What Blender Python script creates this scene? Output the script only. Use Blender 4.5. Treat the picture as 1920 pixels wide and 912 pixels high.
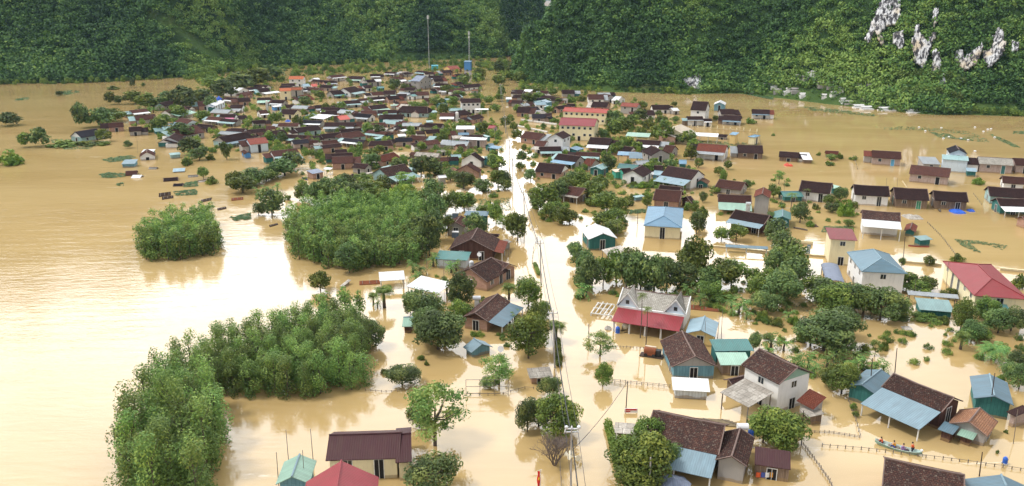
import bpy, math, random
import numpy as np
from mathutils import Vector, noise

for _o in list(bpy.data.objects):
    bpy.data.objects.remove(_o)
SC = bpy.context.scene
COL = SC.collection
RAD = math.radians
random.seed(7)
RNG = np.random.default_rng(7)

# ---------------------------------------------------------------- camera
CAM_H, FOC, YH = 57.0, 1500.0, -10.0
PITCH = math.atan((456 - YH) / FOC)
cam_d = bpy.data.cameras.new('camera')
cam_d.sensor_width = 36.0
cam_d.lens = FOC / 1920 * 36.0
cam_d.clip_start = 1.0
cam_d.clip_end = 12000
cam = bpy.data.objects.new('camera', cam_d)
COL.objects.link(cam)
cam.location = (0, 0, CAM_H)
cam.rotation_euler = (math.pi / 2 - PITCH, 0, 0)
SC.camera = cam

# ---------------------------------------------------------------- sky and sun
SUN_EL, SUN_AZ = 58.0, -95.0       # azimuth from the view direction, negative = towards the river
w = bpy.data.worlds.new('World')
SC.world = w
w.use_nodes = True
nt = w.node_tree
N, L = nt.nodes, nt.links
for n in list(N):
    N.remove(n)
out = N.new('ShaderNodeOutputWorld')
bg = N.new('ShaderNodeBackground')
bg.inputs['Strength'].default_value = 0.1
L.new(bg.outputs[0], out.inputs[0])
sky = N.new('ShaderNodeTexSky')
sky.sky_type = 'NISHITA'
sky.sun_disc = False
sky.sun_elevation = RAD(SUN_EL)
sky.sun_rotation = RAD(SUN_AZ)
sky.dust_density = 2.0
tc = N.new('ShaderNodeTexCoord')
sep = N.new('ShaderNodeSeparateXYZ')
L.new(tc.outputs['Generated'], sep.inputs[0])


def wmap(sock, a, b, lo, hi):
    m = N.new('ShaderNodeMapRange')
    m.interpolation_type = 'SMOOTHSTEP'
    m.inputs[1].default_value = a
    m.inputs[2].default_value = b
    m.inputs[3].default_value = lo
    m.inputs[4].default_value = hi
    L.new(sock, m.inputs[0])
    return m.outputs[0]


def wmath(op, a, b):
    m = N.new('ShaderNodeMath')
    m.operation = op
    for i, v in enumerate((a, b)):
        if isinstance(v, (int, float)):
            m.inputs[i].default_value = v
        else:
            L.new(v, m.inputs[i])
    return m.outputs[0]


# a bright band of thin cloud around the hidden sun, ahead of the camera
band = wmath('MULTIPLY', wmap(sep.outputs[2], 0.02, 0.2, 0.0, 1.0), wmap(sep.outputs[2], 0.5, 0.8, 1.0, 0.0))
front = wmap(sep.outputs[1], 0.15, 0.75, 0.0, 1.0)
side = wmap(sep.outputs[0], 0.05, 0.6, 1.0, 0.55)
band = wmath('MULTIPLY', wmath('MULTIPLY', band, front), side)
nz = N.new('ShaderNodeTexNoise')
nz.inputs['Scale'].default_value = 2.6
nz.inputs['Detail'].default_value = 5
L.new(tc.outputs['Generated'], nz.inputs['Vector'])
cl = wmap(nz.outputs[0], 0.35, 0.65, 0.75, 1.1)
SKY_BASE, SKY_BAND = 8.5, 51.0
lum = wmath('MULTIPLY', wmath('ADD', SKY_BASE, wmath('MULTIPLY', band, SKY_BAND)), cl)
tint = N.new('ShaderNodeMix')
tint.data_type = 'RGBA'
tint.blend_type = 'MULTIPLY'
tint.inputs[0].default_value = 1.0
tint.inputs[6].default_value = (0.98, 0.99, 1.0, 1)
comb = N.new('ShaderNodeCombineXYZ')
for i in range(3):
    L.new(lum, comb.inputs[i])
L.new(comb.outputs[0], tint.inputs[7])
mixs = N.new('ShaderNodeMix')
mixs.data_type = 'RGBA'
mixs.inputs[0].default_value = 0.86
L.new(sky.outputs[0], mixs.inputs[6])
L.new(tint.outputs[2], mixs.inputs[7])
L.new(mixs.outputs[2], bg.inputs[0])

sd = bpy.data.lights.new('sun', 'SUN')
sd.energy = 2.3
sd.angle = RAD(10)
sd.color = (1.0, 0.96, 0.9)
so = bpy.data.objects.new('sun', sd)
COL.objects.link(so)
_az, _el = RAD(SUN_AZ), RAD(SUN_EL)
_dir = Vector((math.sin(_az) * math.cos(_el), math.cos(_az) * math.cos(_el), math.sin(_el)))
so.rotation_euler = _dir.to_track_quat('Z', 'Y').to_euler()
so.location = _dir * 500
SC.view_settings.view_transform = 'Standard'
SC.view_settings.look = 'None'
SC.view_settings.exposure = 0.2
SC.view_settings.gamma = 1.0
SC.view_settings.use_curve_mapping = False
SC.cycles.max_bounces = 6
SC.cycles.diffuse_bounces = 3
SC.cycles.glossy_bounces = 3
SC.cycles.transmission_bounces = 2
SC.cycles.volume_bounces = 0
SC.cycles.use_adaptive_sampling = True

# ---------------------------------------------------------------- measuring the place from the photograph
_c, _s = math.cos(PITCH), math.sin(PITCH)


def ray(px, py):
    a, b = (px - 960) / FOC, (py - 456) / FOC
    return Vector((a, _c - b * _s, -_s - b * _c))


def P(px, py, z=0.0):
    d = ray(px, py)
    t = (z - CAM_H) / d.z
    return Vector((d.x * t, d.y * t, z))


def proj(v):
    x, y, z = v[0], v[1], v[2] - CAM_H
    dep = y * _c - z * _s
    u = y * _s + z * _c
    return 960 + FOC * x / dep, 456 - FOC * u / dep


def ppm(py):
    return (py - YH) * _c / CAM_H


# ---------------------------------------------------------------- materials
MATS = {}


def newmat(name, rough=0.8, spec=0.3):
    m = bpy.data.materials.new(name)
    m.use_nodes = True
    b = m.node_tree.nodes['Principled BSDF']
    b.inputs['Roughness'].default_value = rough
    b.inputs['Specular IOR Level'].default_value = spec
    return m, m.node_tree.nodes, m.node_tree.links, b


def nd(Nn, Ll, typ, ins=None, **kw):
    n = Nn.new(typ)
    for k, v in kw.items():
        setattr(n, k, v)
    for k, v in (ins or {}).items():
        if isinstance(v, bpy.types.NodeSocket):
            Ll.new(v, n.inputs[k])
        else:
            n.inputs[k].default_value = v
    return n


def mixc(Nn, Ll, f, a, b, bt='MIX'):
    n = Nn.new('ShaderNodeMix')
    n.data_type = 'RGBA'
    n.blend_type = bt
    for i, v in ((0, f), (6, a), (7, b)):
        if isinstance(v, bpy.types.NodeSocket):
            Ll.new(v, n.inputs[i])
        elif i == 0:
            n.inputs[0].default_value = v
        else:
            n.inputs[i].default_value = (*v, 1) if len(v) == 3 else v
    return n.outputs[2]


def ramp(Nn, Ll, f, stops):
    r = Nn.new('ShaderNodeValToRGB')
    e = r.color_ramp.elements
    while len(e) < len(stops):
        e.new(0.5)
    for i, (p, c) in enumerate(stops):
        e[i].position = p
        e[i].color = (*c, 1) if len(c) == 3 else (c[0], c[0], c[0], 1)
    Ll.new(f, r.inputs[0])
    return r.outputs[0]


def m_plain(name, c, rough=0.7, spec=0.3, var=0.25, scale=0.8):
    if name in MATS:
        return MATS[name]
    m, Nn, Ll, b = newmat(name, rough, spec)
    t = Nn.new('ShaderNodeTexCoord')
    n = nd(Nn, Ll, 'ShaderNodeTexNoise', {'Vector': t.outputs['Object'], 'Scale': scale, 'Detail': 4.0})
    lo = tuple(x * (1 - var) for x in c)
    hi = tuple(min(1, x * (1 + var * .5)) for x in c)
    Ll.new(ramp(Nn, Ll, n.outputs[0], [(.3, lo), (.65, hi)]), b.inputs['Base Color'])
    MATS[name] = m
    return m


def objrand(Nn, Ll, lo, hi):
    oi = Nn.new('ShaderNodeObjectInfo')
    return nd(Nn, Ll, 'ShaderNodeMapRange', {0: oi.outputs['Random'], 3: lo, 4: hi}).outputs[0]


def m_tile(name, c1, c2, c3, lichen=0.0, bw=.3, rh=.27):
    """clay tiles laid in rows; mottled by age"""
    m, Nn, Ll, b = newmat(name, 0.95, 0.06)
    t = Nn.new('ShaderNodeTexCoord')
    mp = nd(Nn, Ll, 'ShaderNodeMapping', {'Vector': t.outputs['Object'], 'Scale': (1, 1.15, 0.0)})
    br = nd(Nn, Ll, 'ShaderNodeTexBrick', {'Vector': mp.outputs[0], 'Color1': (*c1, 1), 'Color2': (*c2, 1), 'Mortar': (*[x * .35 for x in c1], 1),
                                           'Scale': 1.0, 'Mortar Size': 0.025, 'Bias': -0.2, 'Brick Width': bw, 'Row Height': rh})
    n = nd(Nn, Ll, 'ShaderNodeTexNoise', {'Vector': t.outputs['Object'], 'Scale': 0.55, 'Detail': 6.0, 'Roughness': 0.65})
    n2 = nd(Nn, Ll, 'ShaderNodeTexNoise', {'Vector': t.outputs['Object'], 'Scale': 4.0, 'Detail': 3.0})
    f = ramp(Nn, Ll, n.outputs[0], [(.42, (0, 0, 0)), (.68, (.75, .75, .75))])
    col = mixc(Nn, Ll, f, br.outputs[0], c3)
    col = mixc(Nn, Ll, ramp(Nn, Ll, n2.outputs[0], [(.35, (0.0, 0, 0)), (.7, (.5, .5, .5))]), col, tuple(x * .45 for x in c1))
    if lichen:
        v = nd(Nn, Ll, 'ShaderNodeTexNoise', {'Vector': t.outputs['Object'], 'Scale': 3.2, 'Detail': 5.0, 'Roughness': .8})
        col = mixc(Nn, Ll, ramp(Nn, Ll, v.outputs[0], [(.56, (0, 0, 0)), (.62, (lichen, lichen, lichen))]), col, (.3, .27, .22))
    h = Nn.new('ShaderNodeHueSaturation')
    Ll.new(objrand(Nn, Ll, .72, 1.35), h.inputs['Value'])
    Ll.new(col, h.inputs['Color'])
    Ll.new(h.outputs[0], b.inputs['Base Color'])
    wv = nd(Nn, Ll, 'ShaderNodeTexWave', {'Vector': mp.outputs[0], 'Scale': 3.7 / 6.283 * 1.0, 'Distortion': .3}, wave_type='BANDS', bands_direction='Y')
    wv.inputs['Scale'].default_value = 1.2
    bp = nd(Nn, Ll, 'ShaderNodeBump', {'Height': br.outputs[1], 'Strength': 0.9, 'Distance': -0.05})
    bp2 = nd(Nn, Ll, 'ShaderNodeBump', {'Height': n.outputs[0], 'Strength': 0.5, 'Distance': 0.25, 'Normal': bp.outputs[0]})
    Ll.new(bp2.outputs[0], b.inputs['Normal'])
    MATS[name] = m
    return m


def m_metal(name, c, dirt=0.6, rough=0.55, rust=None):
    """ribbed painted sheet; ribs run down the slope (local Y)"""
    m, Nn, Ll, b = newmat(name, rough, 0.25)
    t = Nn.new('ShaderNodeTexCoord')
    wv = nd(Nn, Ll, 'ShaderNodeTexWave', {'Vector': t.outputs['Object'], 'Scale': 1.1}, wave_type='BANDS', bands_direction='X', wave_profile='SIN')
    sc = nd(Nn, Ll, 'ShaderNodeMapping', {'Vector': t.outputs['Object'], 'Scale': (1.4, .25, .25)})
    n = nd(Nn, Ll, 'ShaderNodeTexNoise', {'Vector': sc.outputs[0], 'Scale': 1.3, 'Detail': 6.0, 'Roughness': .6})
    n3 = nd(Nn, Ll, 'ShaderNodeTexNoise', {'Vector': t.outputs['Object'], 'Scale': .5, 'Detail': 3.0})
    col = mixc(Nn, Ll, ramp(Nn, Ll, n.outputs[0], [(.4, (0, 0, 0)), (.75, (dirt, dirt, dirt))]), c, rust or (c[0] * .5 + .05, c[1] * .5 + .035, c[2] * .5 + .02))
    col = mixc(Nn, Ll, ramp(Nn, Ll, n3.outputs[0], [(.45, (0, 0, 0)), (.6, (.35, .35, .35))]), col, tuple(x * .8 for x in c))
    rib = ramp(Nn, Ll, wv.outputs[0], [(0.0, (0.82,)), (.25, (1.0,)), (1.0, (1.0,))])
    col = mixc(Nn, Ll, 1.0, col, rib, 'MULTIPLY')
    h = Nn.new('ShaderNodeHueSaturation')
    Ll.new(objrand(Nn, Ll, .82, 1.12), h.inputs['Value'])
    Ll.new(col, h.inputs['Color'])
    Ll.new(h.outputs[0], b.inputs['Base Color'])
    bp = nd(Nn, Ll, 'ShaderNodeBump', {'Height': wv.outputs[0], 'Strength': 0.5, 'Distance': 0.03})
    Ll.new(bp.outputs[0], b.inputs['Normal'])
    MATS[name] = m
    return m


def wetband(Nn, Ll, col):
    g = Nn.new('ShaderNodeNewGeometry')
    s = nd(Nn, Ll, 'ShaderNodeSeparateXYZ', {0: g.outputs['Position']})
    n = nd(Nn, Ll, 'ShaderNodeTexNoise', {'Vector': g.outputs['Position'], 'Scale': .8, 'Detail': 3.0})
    a = nd(Nn, Ll, 'ShaderNodeMath', {0: n.outputs[0], 1: .7}, operation='MULTIPLY')
    z = nd(Nn, Ll, 'ShaderNodeMath', {0: s.outputs[2], 1: a.outputs[0]}, operation='SUBTRACT')
    f = nd(Nn, Ll, 'ShaderNodeMapRange', {0: z.outputs[0], 1: .0, 2: .12, 3: .6, 4: 0.0})
    return mixc(Nn, Ll, f.outputs[0], col, (.33, .22, .1))


def m_wall(name, c, kind='plaster', c2=None):
    m, Nn, Ll, b = newmat(name, 0.85, 0.2)
    t = Nn.new('ShaderNodeTexCoord')
    sc = nd(Nn, Ll, 'ShaderNodeMapping', {'Vector': t.outputs['Object'], 'Scale': (1.6, 1.6, .35)})
    n = nd(Nn, Ll, 'ShaderNodeTexNoise', {'Vector': sc.outputs[0], 'Scale': 1.1, 'Detail': 6.0, 'Roughness': .65})
    if kind == 'plaster':
        col = mixc(Nn, Ll, ramp(Nn, Ll, n.outputs[0], [(.5, (0, 0, 0)), (.8, (.5, .5, .5))]), c, tuple(x * .55 for x in c))
    elif kind == 'brick':
        mp = nd(Nn, Ll, 'ShaderNodeMapping', {'Vector': t.outputs['Object'], 'Rotation': (math.pi / 2, 0, 0)})
        ax = nd(Nn, Ll, 'ShaderNodeSeparateXYZ', {0: t.outputs['Object']})
        ad = nd(Nn, Ll, 'ShaderNodeMath', {0: ax.outputs[0], 1: ax.outputs[1]}, operation='ADD')
        cb = nd(Nn, Ll, 'ShaderNodeCombineXYZ', {0: ad.outputs[0], 1: ax.outputs[2]})
        br = nd(Nn, Ll, 'ShaderNodeTexBrick', {'Vector': cb.outputs[0], 'Color1': (*c, 1), 'Color2': (*(c2 or c), 1), 'Mortar': (.36, .31, .27, 1), 'Scale': 1.0,
                                               'Mortar Size': .02, 'Brick Width': .42, 'Row Height': .2})
        col = mixc(Nn, Ll, ramp(Nn, Ll, n.outputs[0], [(.5, (0, 0, 0)), (.75, (.6, .6, .6))]), br.outputs[0], tuple(x * .5 for x in c))
        bp = nd(Nn, Ll, 'ShaderNodeBump', {'Height': br.outputs[1], 'Strength': 0.5, 'Distance': -0.02})
        Ll.new(bp.outputs[0], b.inputs['Normal'])
    else:
        ax = nd(Nn, Ll, 'ShaderNodeSeparateXYZ', {0: t.outputs['Object']})
        ad = nd(Nn, Ll, 'ShaderNodeMath', {0: ax.outputs[0], 1: ax.outputs[1]}, operation='ADD')
        cb = nd(Nn, Ll, 'ShaderNodeCombineXYZ', {0: ax.outputs[2], 1: ad.outputs[0]})
        br = nd(Nn, Ll, 'ShaderNodeTexBrick', {'Vector': cb.outputs[0], 'Color1': (*c, 1), 'Color2': (*(c2 or tuple(x * .5 for x in c)), 1), 'Mortar': (*[x * .25 for x in c], 1),
                                               'Scale': 1.0, 'Mortar Size': .012, 'Brick Width': 4.0, 'Row Height': .18 if kind == 'plank' else .45})
        col = mixc(Nn, Ll, ramp(Nn, Ll, n.outputs[0], [(.45, (0, 0, 0)), (.75, (.6, .6, .6))]), br.outputs[0], tuple(x * .5 for x in c))
        bp = nd(Nn, Ll, 'ShaderNodeBump', {'Height': br.outputs[1], 'Strength': 0.5, 'Distance': -0.02})
        Ll.new(bp.outputs[0], b.inputs['Normal'])
    Ll.new(wetband(Nn, Ll, col), b.inputs['Base Color'])
    MATS[name] = m
    return m


def m_leaf(name, stops, trans=0.25):
    """foliage: the hue follows a per-face tint; whole plants differ a little"""
    m, Nn, Ll, b = newmat(name, 0.65, 0.25)
    at = Nn.new('ShaderNodeAttribute')
    at.attribute_name = 'tint'
    col = ramp(Nn, Ll, at.outputs['Fac'], stops)
    h = Nn.new('ShaderNodeHueSaturation')
    Ll.new(objrand(Nn, Ll, .68, 1.34), h.inputs['Value'])
    Ll.new(objrand(Nn, Ll, .478, .515), h.inputs['Hue'])
    Ll.new(col, h.inputs['Color'])
    Ll.new(h.outputs[0], b.inputs['Base Color'])
    tr = Nn.new('ShaderNodeBsdfTranslucent')
    Ll.new(h.outputs[0], tr.inputs[0])
    mx = Nn.new('ShaderNodeMixShader')
    mx.inputs[0].default_value = trans
    Ll.new(b.outputs[0], mx.inputs[1])
    Ll.new(tr.outputs[0], mx.inputs[2])
    o = [n for n in Nn if n.type == 'OUTPUT_MATERIAL'][0]
    Ll.new(mx.outputs[0], o.inputs[0])
    MATS[name] = m
    return m


m_tile('tile_dark', (0.0499, 0.0290, 0.0274), (0.0846, 0.0443, 0.0387), (0.0322, 0.0217, 0.0226))
m_tile('tile_rust', (0.1149, 0.0549, 0.0442), (0.1680, 0.0751, 0.0575), (0.0751, 0.0398, 0.0354))
m_tile('tile_red', (0.2040, 0.0638, 0.0425), (0.2550, 0.0935, 0.0638), (0.1275, 0.0510, 0.0382))
m_tile('tile_near', (0.0825, 0.0479, 0.0413), (0.1568, 0.0702, 0.0512), (0.0372, 0.0273, 0.0264), .5)
m_tile('tile_orange', (.62, .2, .1), (.7, .27, .15), (.5, .16, .09))
m_tile('tile_salmon', (.5, .17, .13), (.58, .22, .17), (.38, .12, .1))
m_tile('tile_tan', (.34, .17, .1), (.42, .24, .15), (.17, .1, .075))
m_tile('tile_slate', (0.0375, 0.0353, 0.0450), (0.0600, 0.0525, 0.0600), (0.0263, 0.0248, 0.0300))
m_tile('tile_grey', (.42, .4, .35), (.6, .56, .5), (.26, .24, .21), .7, .4, .36)
m_tile('fibre', (.4, .36, .31), (.6, .56, .5), (.24, .22, .19), .6, 1.1, 1.3)
for n_, c_ in dict(white=(.8, .82, .83), palegreen=(.32, .5, .4), teal=(.08, .22, .21), tealpale=(.27, .42, .42), steel=(.125, .21, .265), steelpale=(.26, .38, .45),
                   grey=(.33, .36, .38), slateblue=(.2, .24, .33), maroon=(.25, .035, .04), pink=(.7, .2, .35), rosered=(.3, .045, .055), redmetal=(.5, .085, .06), maroondark=(.07, .024, .028),
                   cyan=(.08, .4, .5), cream=(.68, .58, .45), skyblue=(.17, .31, .44)).items():
    m_metal('metal_' + n_, c_, rust=(.3, .2, .14) if n_ in ('cream',) else None)
m_wall('wall_white', (.8, .8, .79))
m_wall('wall_cream', (.8, .72, .48))
m_wall('wall_yellow', (.75, .55, .24))
m_wall('wall_grey', (.38, .36, .34))
m_wall('wall_bluewhite', (.62, .72, .8))
m_wall('wall_blue', (.1, .28, .6))
m_wall('wall_cyan', (.12, .5, .58))
m_wall('wall_brick', (.42, .22, .16), 'brick', (.5, .3, .22))
m_wall('wall_pinkbrick', (.42, .3, .26), 'brick', (.5, .4, .36))
m_wall('wall_plank', (.2, .14, .1), 'plank', (.3, .22, .16))
m_wall('wall_darkplank', (.1, .05, .04), 'plank', (.15, .08, .06))
m_wall('wall_teal', (.04, .16, .15), 'sheet', (.05, .19, .18))
m_wall('wall_tealpale', (.3, .45, .46), 'sheet', (.35, .5, .5))
m_wall('wall_steel', (.16, .32, .4), 'sheet', (.18, .36, .44))
m_wall('wall_silver', (.62, .68, .74), 'sheet', (.68, .74, .8))
m_wall('wall_greennet', (.08, .4, .3), 'sheet', (.1, .45, .34))
m_plain('doorway_shade', (.012, .012, .014), .6, .3)  # near-black panel colour, paints the shade inside open doorways
m_plain('glass_dark', (.02, .03, .04), .12, .6)
m_plain('wood_door', (.16, .075, .035), .6)
m_plain('blue_door', (.12, .38, .62), .5)
m_plain('teal_door', (.05, .17, .17), .5)
m_plain('green_door', (.06, .3, .17), .6)
m_plain('frame_white', (.75, .75, .73), .6)
m_plain('concrete', (.45, .42, .38), .9, .2, .4)
m_plain('concrete_light', (.7, .69, .66), .85, .2, .25)
m_plain('concrete_pole', (.42, .4, .38), .85, .2, .2)
m_plain('wood_dark', (.075, .05, .038), .85)
m_plain('wood_grey', (.22, .19, .16), .9)
m_plain('bamboo', (.3, .24, .15), .8)
m_plain('bark', (.12, .095, .075), .95)
m_plain('bark_dead', (.2, .16, .14), .95)
m_plain('ridge_cap', (.2, .14, .12), .9)
m_plain('wire_black', (.03, .03, .03), .6)
m_plain('steel_light', (.62, .64, .66), .35, .5)
m_plain('cream_horn', (.75, .7, .55), .5)
m_plain('tarp_blue', (.02, .12, .6), .45, .4, .3, 1.5)
m_plain('tarp_red', (.6, .08, .04), .5)
m_plain('plastic_blue', (.02, .12, .55), .35, .5)
m_plain('plastic_white', (.85, .85, .85), .4, .4, .1)
m_plain('flag_red', (.65, .02, .02), .7)
m_plain('flag_yellow', (.85, .7, .05), .7)
m_plain('rust_machine', (.28, .09, .04), .7)
m_plain('skin', (.5, .3, .2), .6)
m_plain('hair', (.015, .012, .01), .6)
m_plain('cloth_orange', (.75, .35, .05), .8)
m_plain('cloth_red', (.75, .13, .04), .8)
m_plain('cloth_purple', (.33, .2, .42), .8)
m_plain('cloth_dark', (.03, .03, .05), .8)
m_plain('cloth_blue', (.08, .12, .4), .8)
m_plain('boat_green', (.3, .48, .4), .5)
m_plain('boat_inside', (.5, .62, .58), .6)
m_plain('mud', (.24, .17, .09), .95)
m_leaf('leaf_mid', [(0, (0.063, 0.097, 0.025)), (.5, (0.129, 0.195, 0.038)), (1, (0.287, 0.337, 0.065))])
m_leaf('leaf_dark', [(0, (0.066, 0.100, 0.039)), (.5, (0.119, 0.189, 0.060)), (1, (0.253, 0.313, 0.088))])
m_leaf('leaf_acacia', [(0, (0.082, 0.152, 0.038)), (.5, (0.161, 0.262, 0.071)), (1, (0.309, 0.407, 0.088))])
m_leaf('leaf_airy', [(0, (0.095, 0.182, 0.047)), (.5, (0.174, 0.287, 0.071)), (1, (0.347, 0.393, 0.111))])
m_leaf('leaf_yellow', [(0, (.08, .15, .02)), (.5, (.15, .24, .035)), (1, (.28, .34, .06))])
m_leaf('leaf_banana', [(0, (0.083, 0.176, 0.044)), (.5, (0.139, 0.258, 0.069)), (1, (0.278, 0.352, 0.087))])
m_leaf('leaf_hill', [(0, (0.026, 0.054, 0.018)), (.45, (0.065, 0.126, 0.033)), (.8, (0.118, 0.193, 0.043)), (1, (0.215, 0.286, 0.065))], .15)
m_leaf('leaf_water', [(0, (.05, .1, .045)), (.5, (.09, .16, .07)), (1, (.15, .22, .09))])

# ---------------------------------------------------------------- mesh helpers
class MB:
    def __init__(s):
        s.v, s.f, s.m = [], [], []

    def poly(s, pts, mi=0):
        i = len(s.v)
        s.v += [tuple(p) for p in pts]
        s.f.append(tuple(range(i, i + len(pts))))
        s.m.append(mi)

    def box(s, x0, x1, y0, y1, z0, z1, mi=0):
        i = len(s.v)
        s.v += [(x, y, z) for z in (z0, z1) for y in (y0, y1) for x in (x0, x1)]
        for q in ((0, 2, 3, 1), (4, 5, 7, 6), (0, 1, 5, 4), (2, 6, 7, 3), (0, 4, 6, 2), (1, 3, 7, 5)):
            s.f.append(tuple(i + k for k in q))
            s.m.append(mi)

    def slab(s, quad, th, mi=0):
        """a quad (top face, ccw from above) thickened downwards"""
        n = len(quad)
        i = len(s.v)
        s.v += [tuple(p) for p in quad] + [(p[0], p[1], p[2] - th) for p in quad]
        s.f.append(tuple(i + k for k in range(n)))
        s.f.append(tuple(i + n + k for k in reversed(range(n))))
        s.m += [mi, mi]
        for k in range(n):
            a, b = k, (k + 1) % n
            s.f.append((i + b, i + a, i + n + a, i + n + b))
            s.m.append(mi)

    def tube(s, a, b, r0, r1=None, seg=6, mi=0, cap=True):
        r1 = r0 if r1 is None else r1
        a, b = Vector(a), Vector(b)
        d = (b - a)
        if d.length < 1e-6:
            return
        d.normalize()
        u = d.orthogonal().normalized()
        v = d.cross(u)
        i = len(s.v)
        for c, r in ((a, r0), (b, r1)):
            for k in range(seg):
                t = 2 * math.pi * k / seg
                s.v.append(tuple(c + u * (r * math.cos(t)) + v * (r * math.sin(t))))
        for k in range(seg):
            k2 = (k + 1) % seg
            s.f.append((i + k, i + k2, i + seg + k2, i + seg + k))
            s.m.append(mi)
        if cap:
            s.f.append(tuple(i + seg + k for k in range(seg)))
            s.f.append(tuple(i + k for k in reversed(range(seg))))
            s.m += [mi, mi]

    def path(s, pts, r, seg=5, mi=0):
        for a, b in zip(pts[:-1], pts[1:]):
            s.tube(a, b, r if not isinstance(r, (list, tuple)) else r[0], None, seg, mi, cap=False)

    def lathe(s, prof, seg=12, mi=0, o=(0, 0, 0)):
        i = len(s.v)
        for r, z in prof:
            for k in range(seg):
                t = 2 * math.pi * k / seg
                s.v.append((o[0] + r * math.cos(t), o[1] + r * math.sin(t), o[2] + z))
        for j in range(len(prof) - 1):
            for k in range(seg):
                k2 = (k + 1) % seg
                s.f.append((i + j * seg + k, i + j * seg + k2, i + (j + 1) * seg + k2, i + (j + 1) * seg + k))
                s.m.append(mi)
        s.f.append(tuple(i + (len(prof) - 1) * seg + k for k in range(seg)))
        s.m.append(mi)

    def mesh(s, name, mats):
        me = bpy.data.meshes.new(name)
        me.from_pydata(s.v, [], s.f)
        for m in (mats if isinstance(mats, (list, tuple)) else [mats]):
            me.materials.append(MATS[m] if isinstance(m, str) else m)
        if any(s.m):
            me.polygons.foreach_set('material_index', s.m)
        me.update()
        return me

    def build(s, name, mats, parent=None, loc=None, rz=0):
        return link(name, s.mesh(name, mats), parent, loc, rz)


def link(name, me, parent=None, loc=None, rz=0):
    o = bpy.data.objects.new(name, me)
    COL.objects.link(o)
    if parent is not None:
        o.parent = parent
    if loc is not None:
        o.location = loc
    if rz:
        o.rotation_euler = (0, 0, rz)
    return o


def tag(o, label=None, cat=None, group=None, kind=None):
    for k, v in (('label', label), ('category', cat), ('group', group), ('kind', kind)):
        if v:
            o[k] = v
    return o


def empty(name, loc, rz=0):
    o = bpy.data.objects.new(name, None)
    COL.objects.link(o)
    o.empty_display_size = .5
    o.location = loc
    o.rotation_euler = (0, 0, rz)
    return o


AUTO = []      # things whose label is completed from their surroundings: (object, description, px, py)
LAND = []      # (short name, px, py)


def np_mesh(name, V, F, mats, tint=None, mi=None):
    """V (n,3), F (m,4) quads"""
    me = bpy.data.meshes.new(name)
    me.vertices.add(len(V))
    me.vertices.foreach_set('co', np.asarray(V, np.float32).ravel())
    k = F.shape[1]
    me.loops.add(F.size)
    me.loops.foreach_set('vertex_index', F.astype(np.int32).ravel())
    me.polygons.add(len(F))
    me.polygons.foreach_set('loop_start', np.arange(0, F.size, k, dtype=np.int32))
    for m in (mats if isinstance(mats, (list, tuple)) else [mats]):
        me.materials.append(MATS[m])
    if mi is not None:
        me.polygons.foreach_set('material_index', mi.astype(np.int32))
    if tint is not None:
        a = me.attributes.new('tint', 'FLOAT', 'FACE')
        a.data.foreach_set('value', np.asarray(tint, np.float32))
    me.update(calc_edges=True)
    me.validate()
    return me


def leaf_cloud(cl, n, size, rng, flat=0.5, shell=.75, tvar=.25):
    """n leaf faces over the clumps cl: rows of x, y, z, rx, ry, rz, tint"""
    cl = np.asarray(cl, float)
    wt = (cl[:, 3] * cl[:, 4]) ** 1.0
    idx = rng.choice(len(cl), n, p=wt / wt.sum())
    c = cl[idx]
    d = rng.normal(size=(n, 3))
    d /= np.linalg.norm(d, axis=1)[:, None]
    r = shell + (1 - shell) * rng.random(n) ** .6
    r *= np.where(rng.random(n) < .16, rng.random(n) * .9 + .2, 1)
    p = c[:, :3] + d * c[:, 3:6] * r[:, None]
    nr = d + rng.normal(size=(n, 3)) * flat + np.array([0, 0, .35])
    nr /= np.linalg.norm(nr, axis=1)[:, None]
    a = np.cross(nr, rng.normal(size=(n, 3)))
    a /= np.linalg.norm(a, axis=1)[:, None]
    b = np.cross(nr, a)
    s = size * (.6 + .8 * rng.random(n))[:, None]
    V = np.stack([p - a * s, p - b * s * .55, p + a * s, p + b * s * .55], 1).reshape(-1, 3)
    F = np.arange(n * 4).reshape(-1, 4)
    t = np.clip(c[:, 6] + rng.normal(size=n) * tvar * .5, 0, 1)
    return V, F, t


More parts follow.
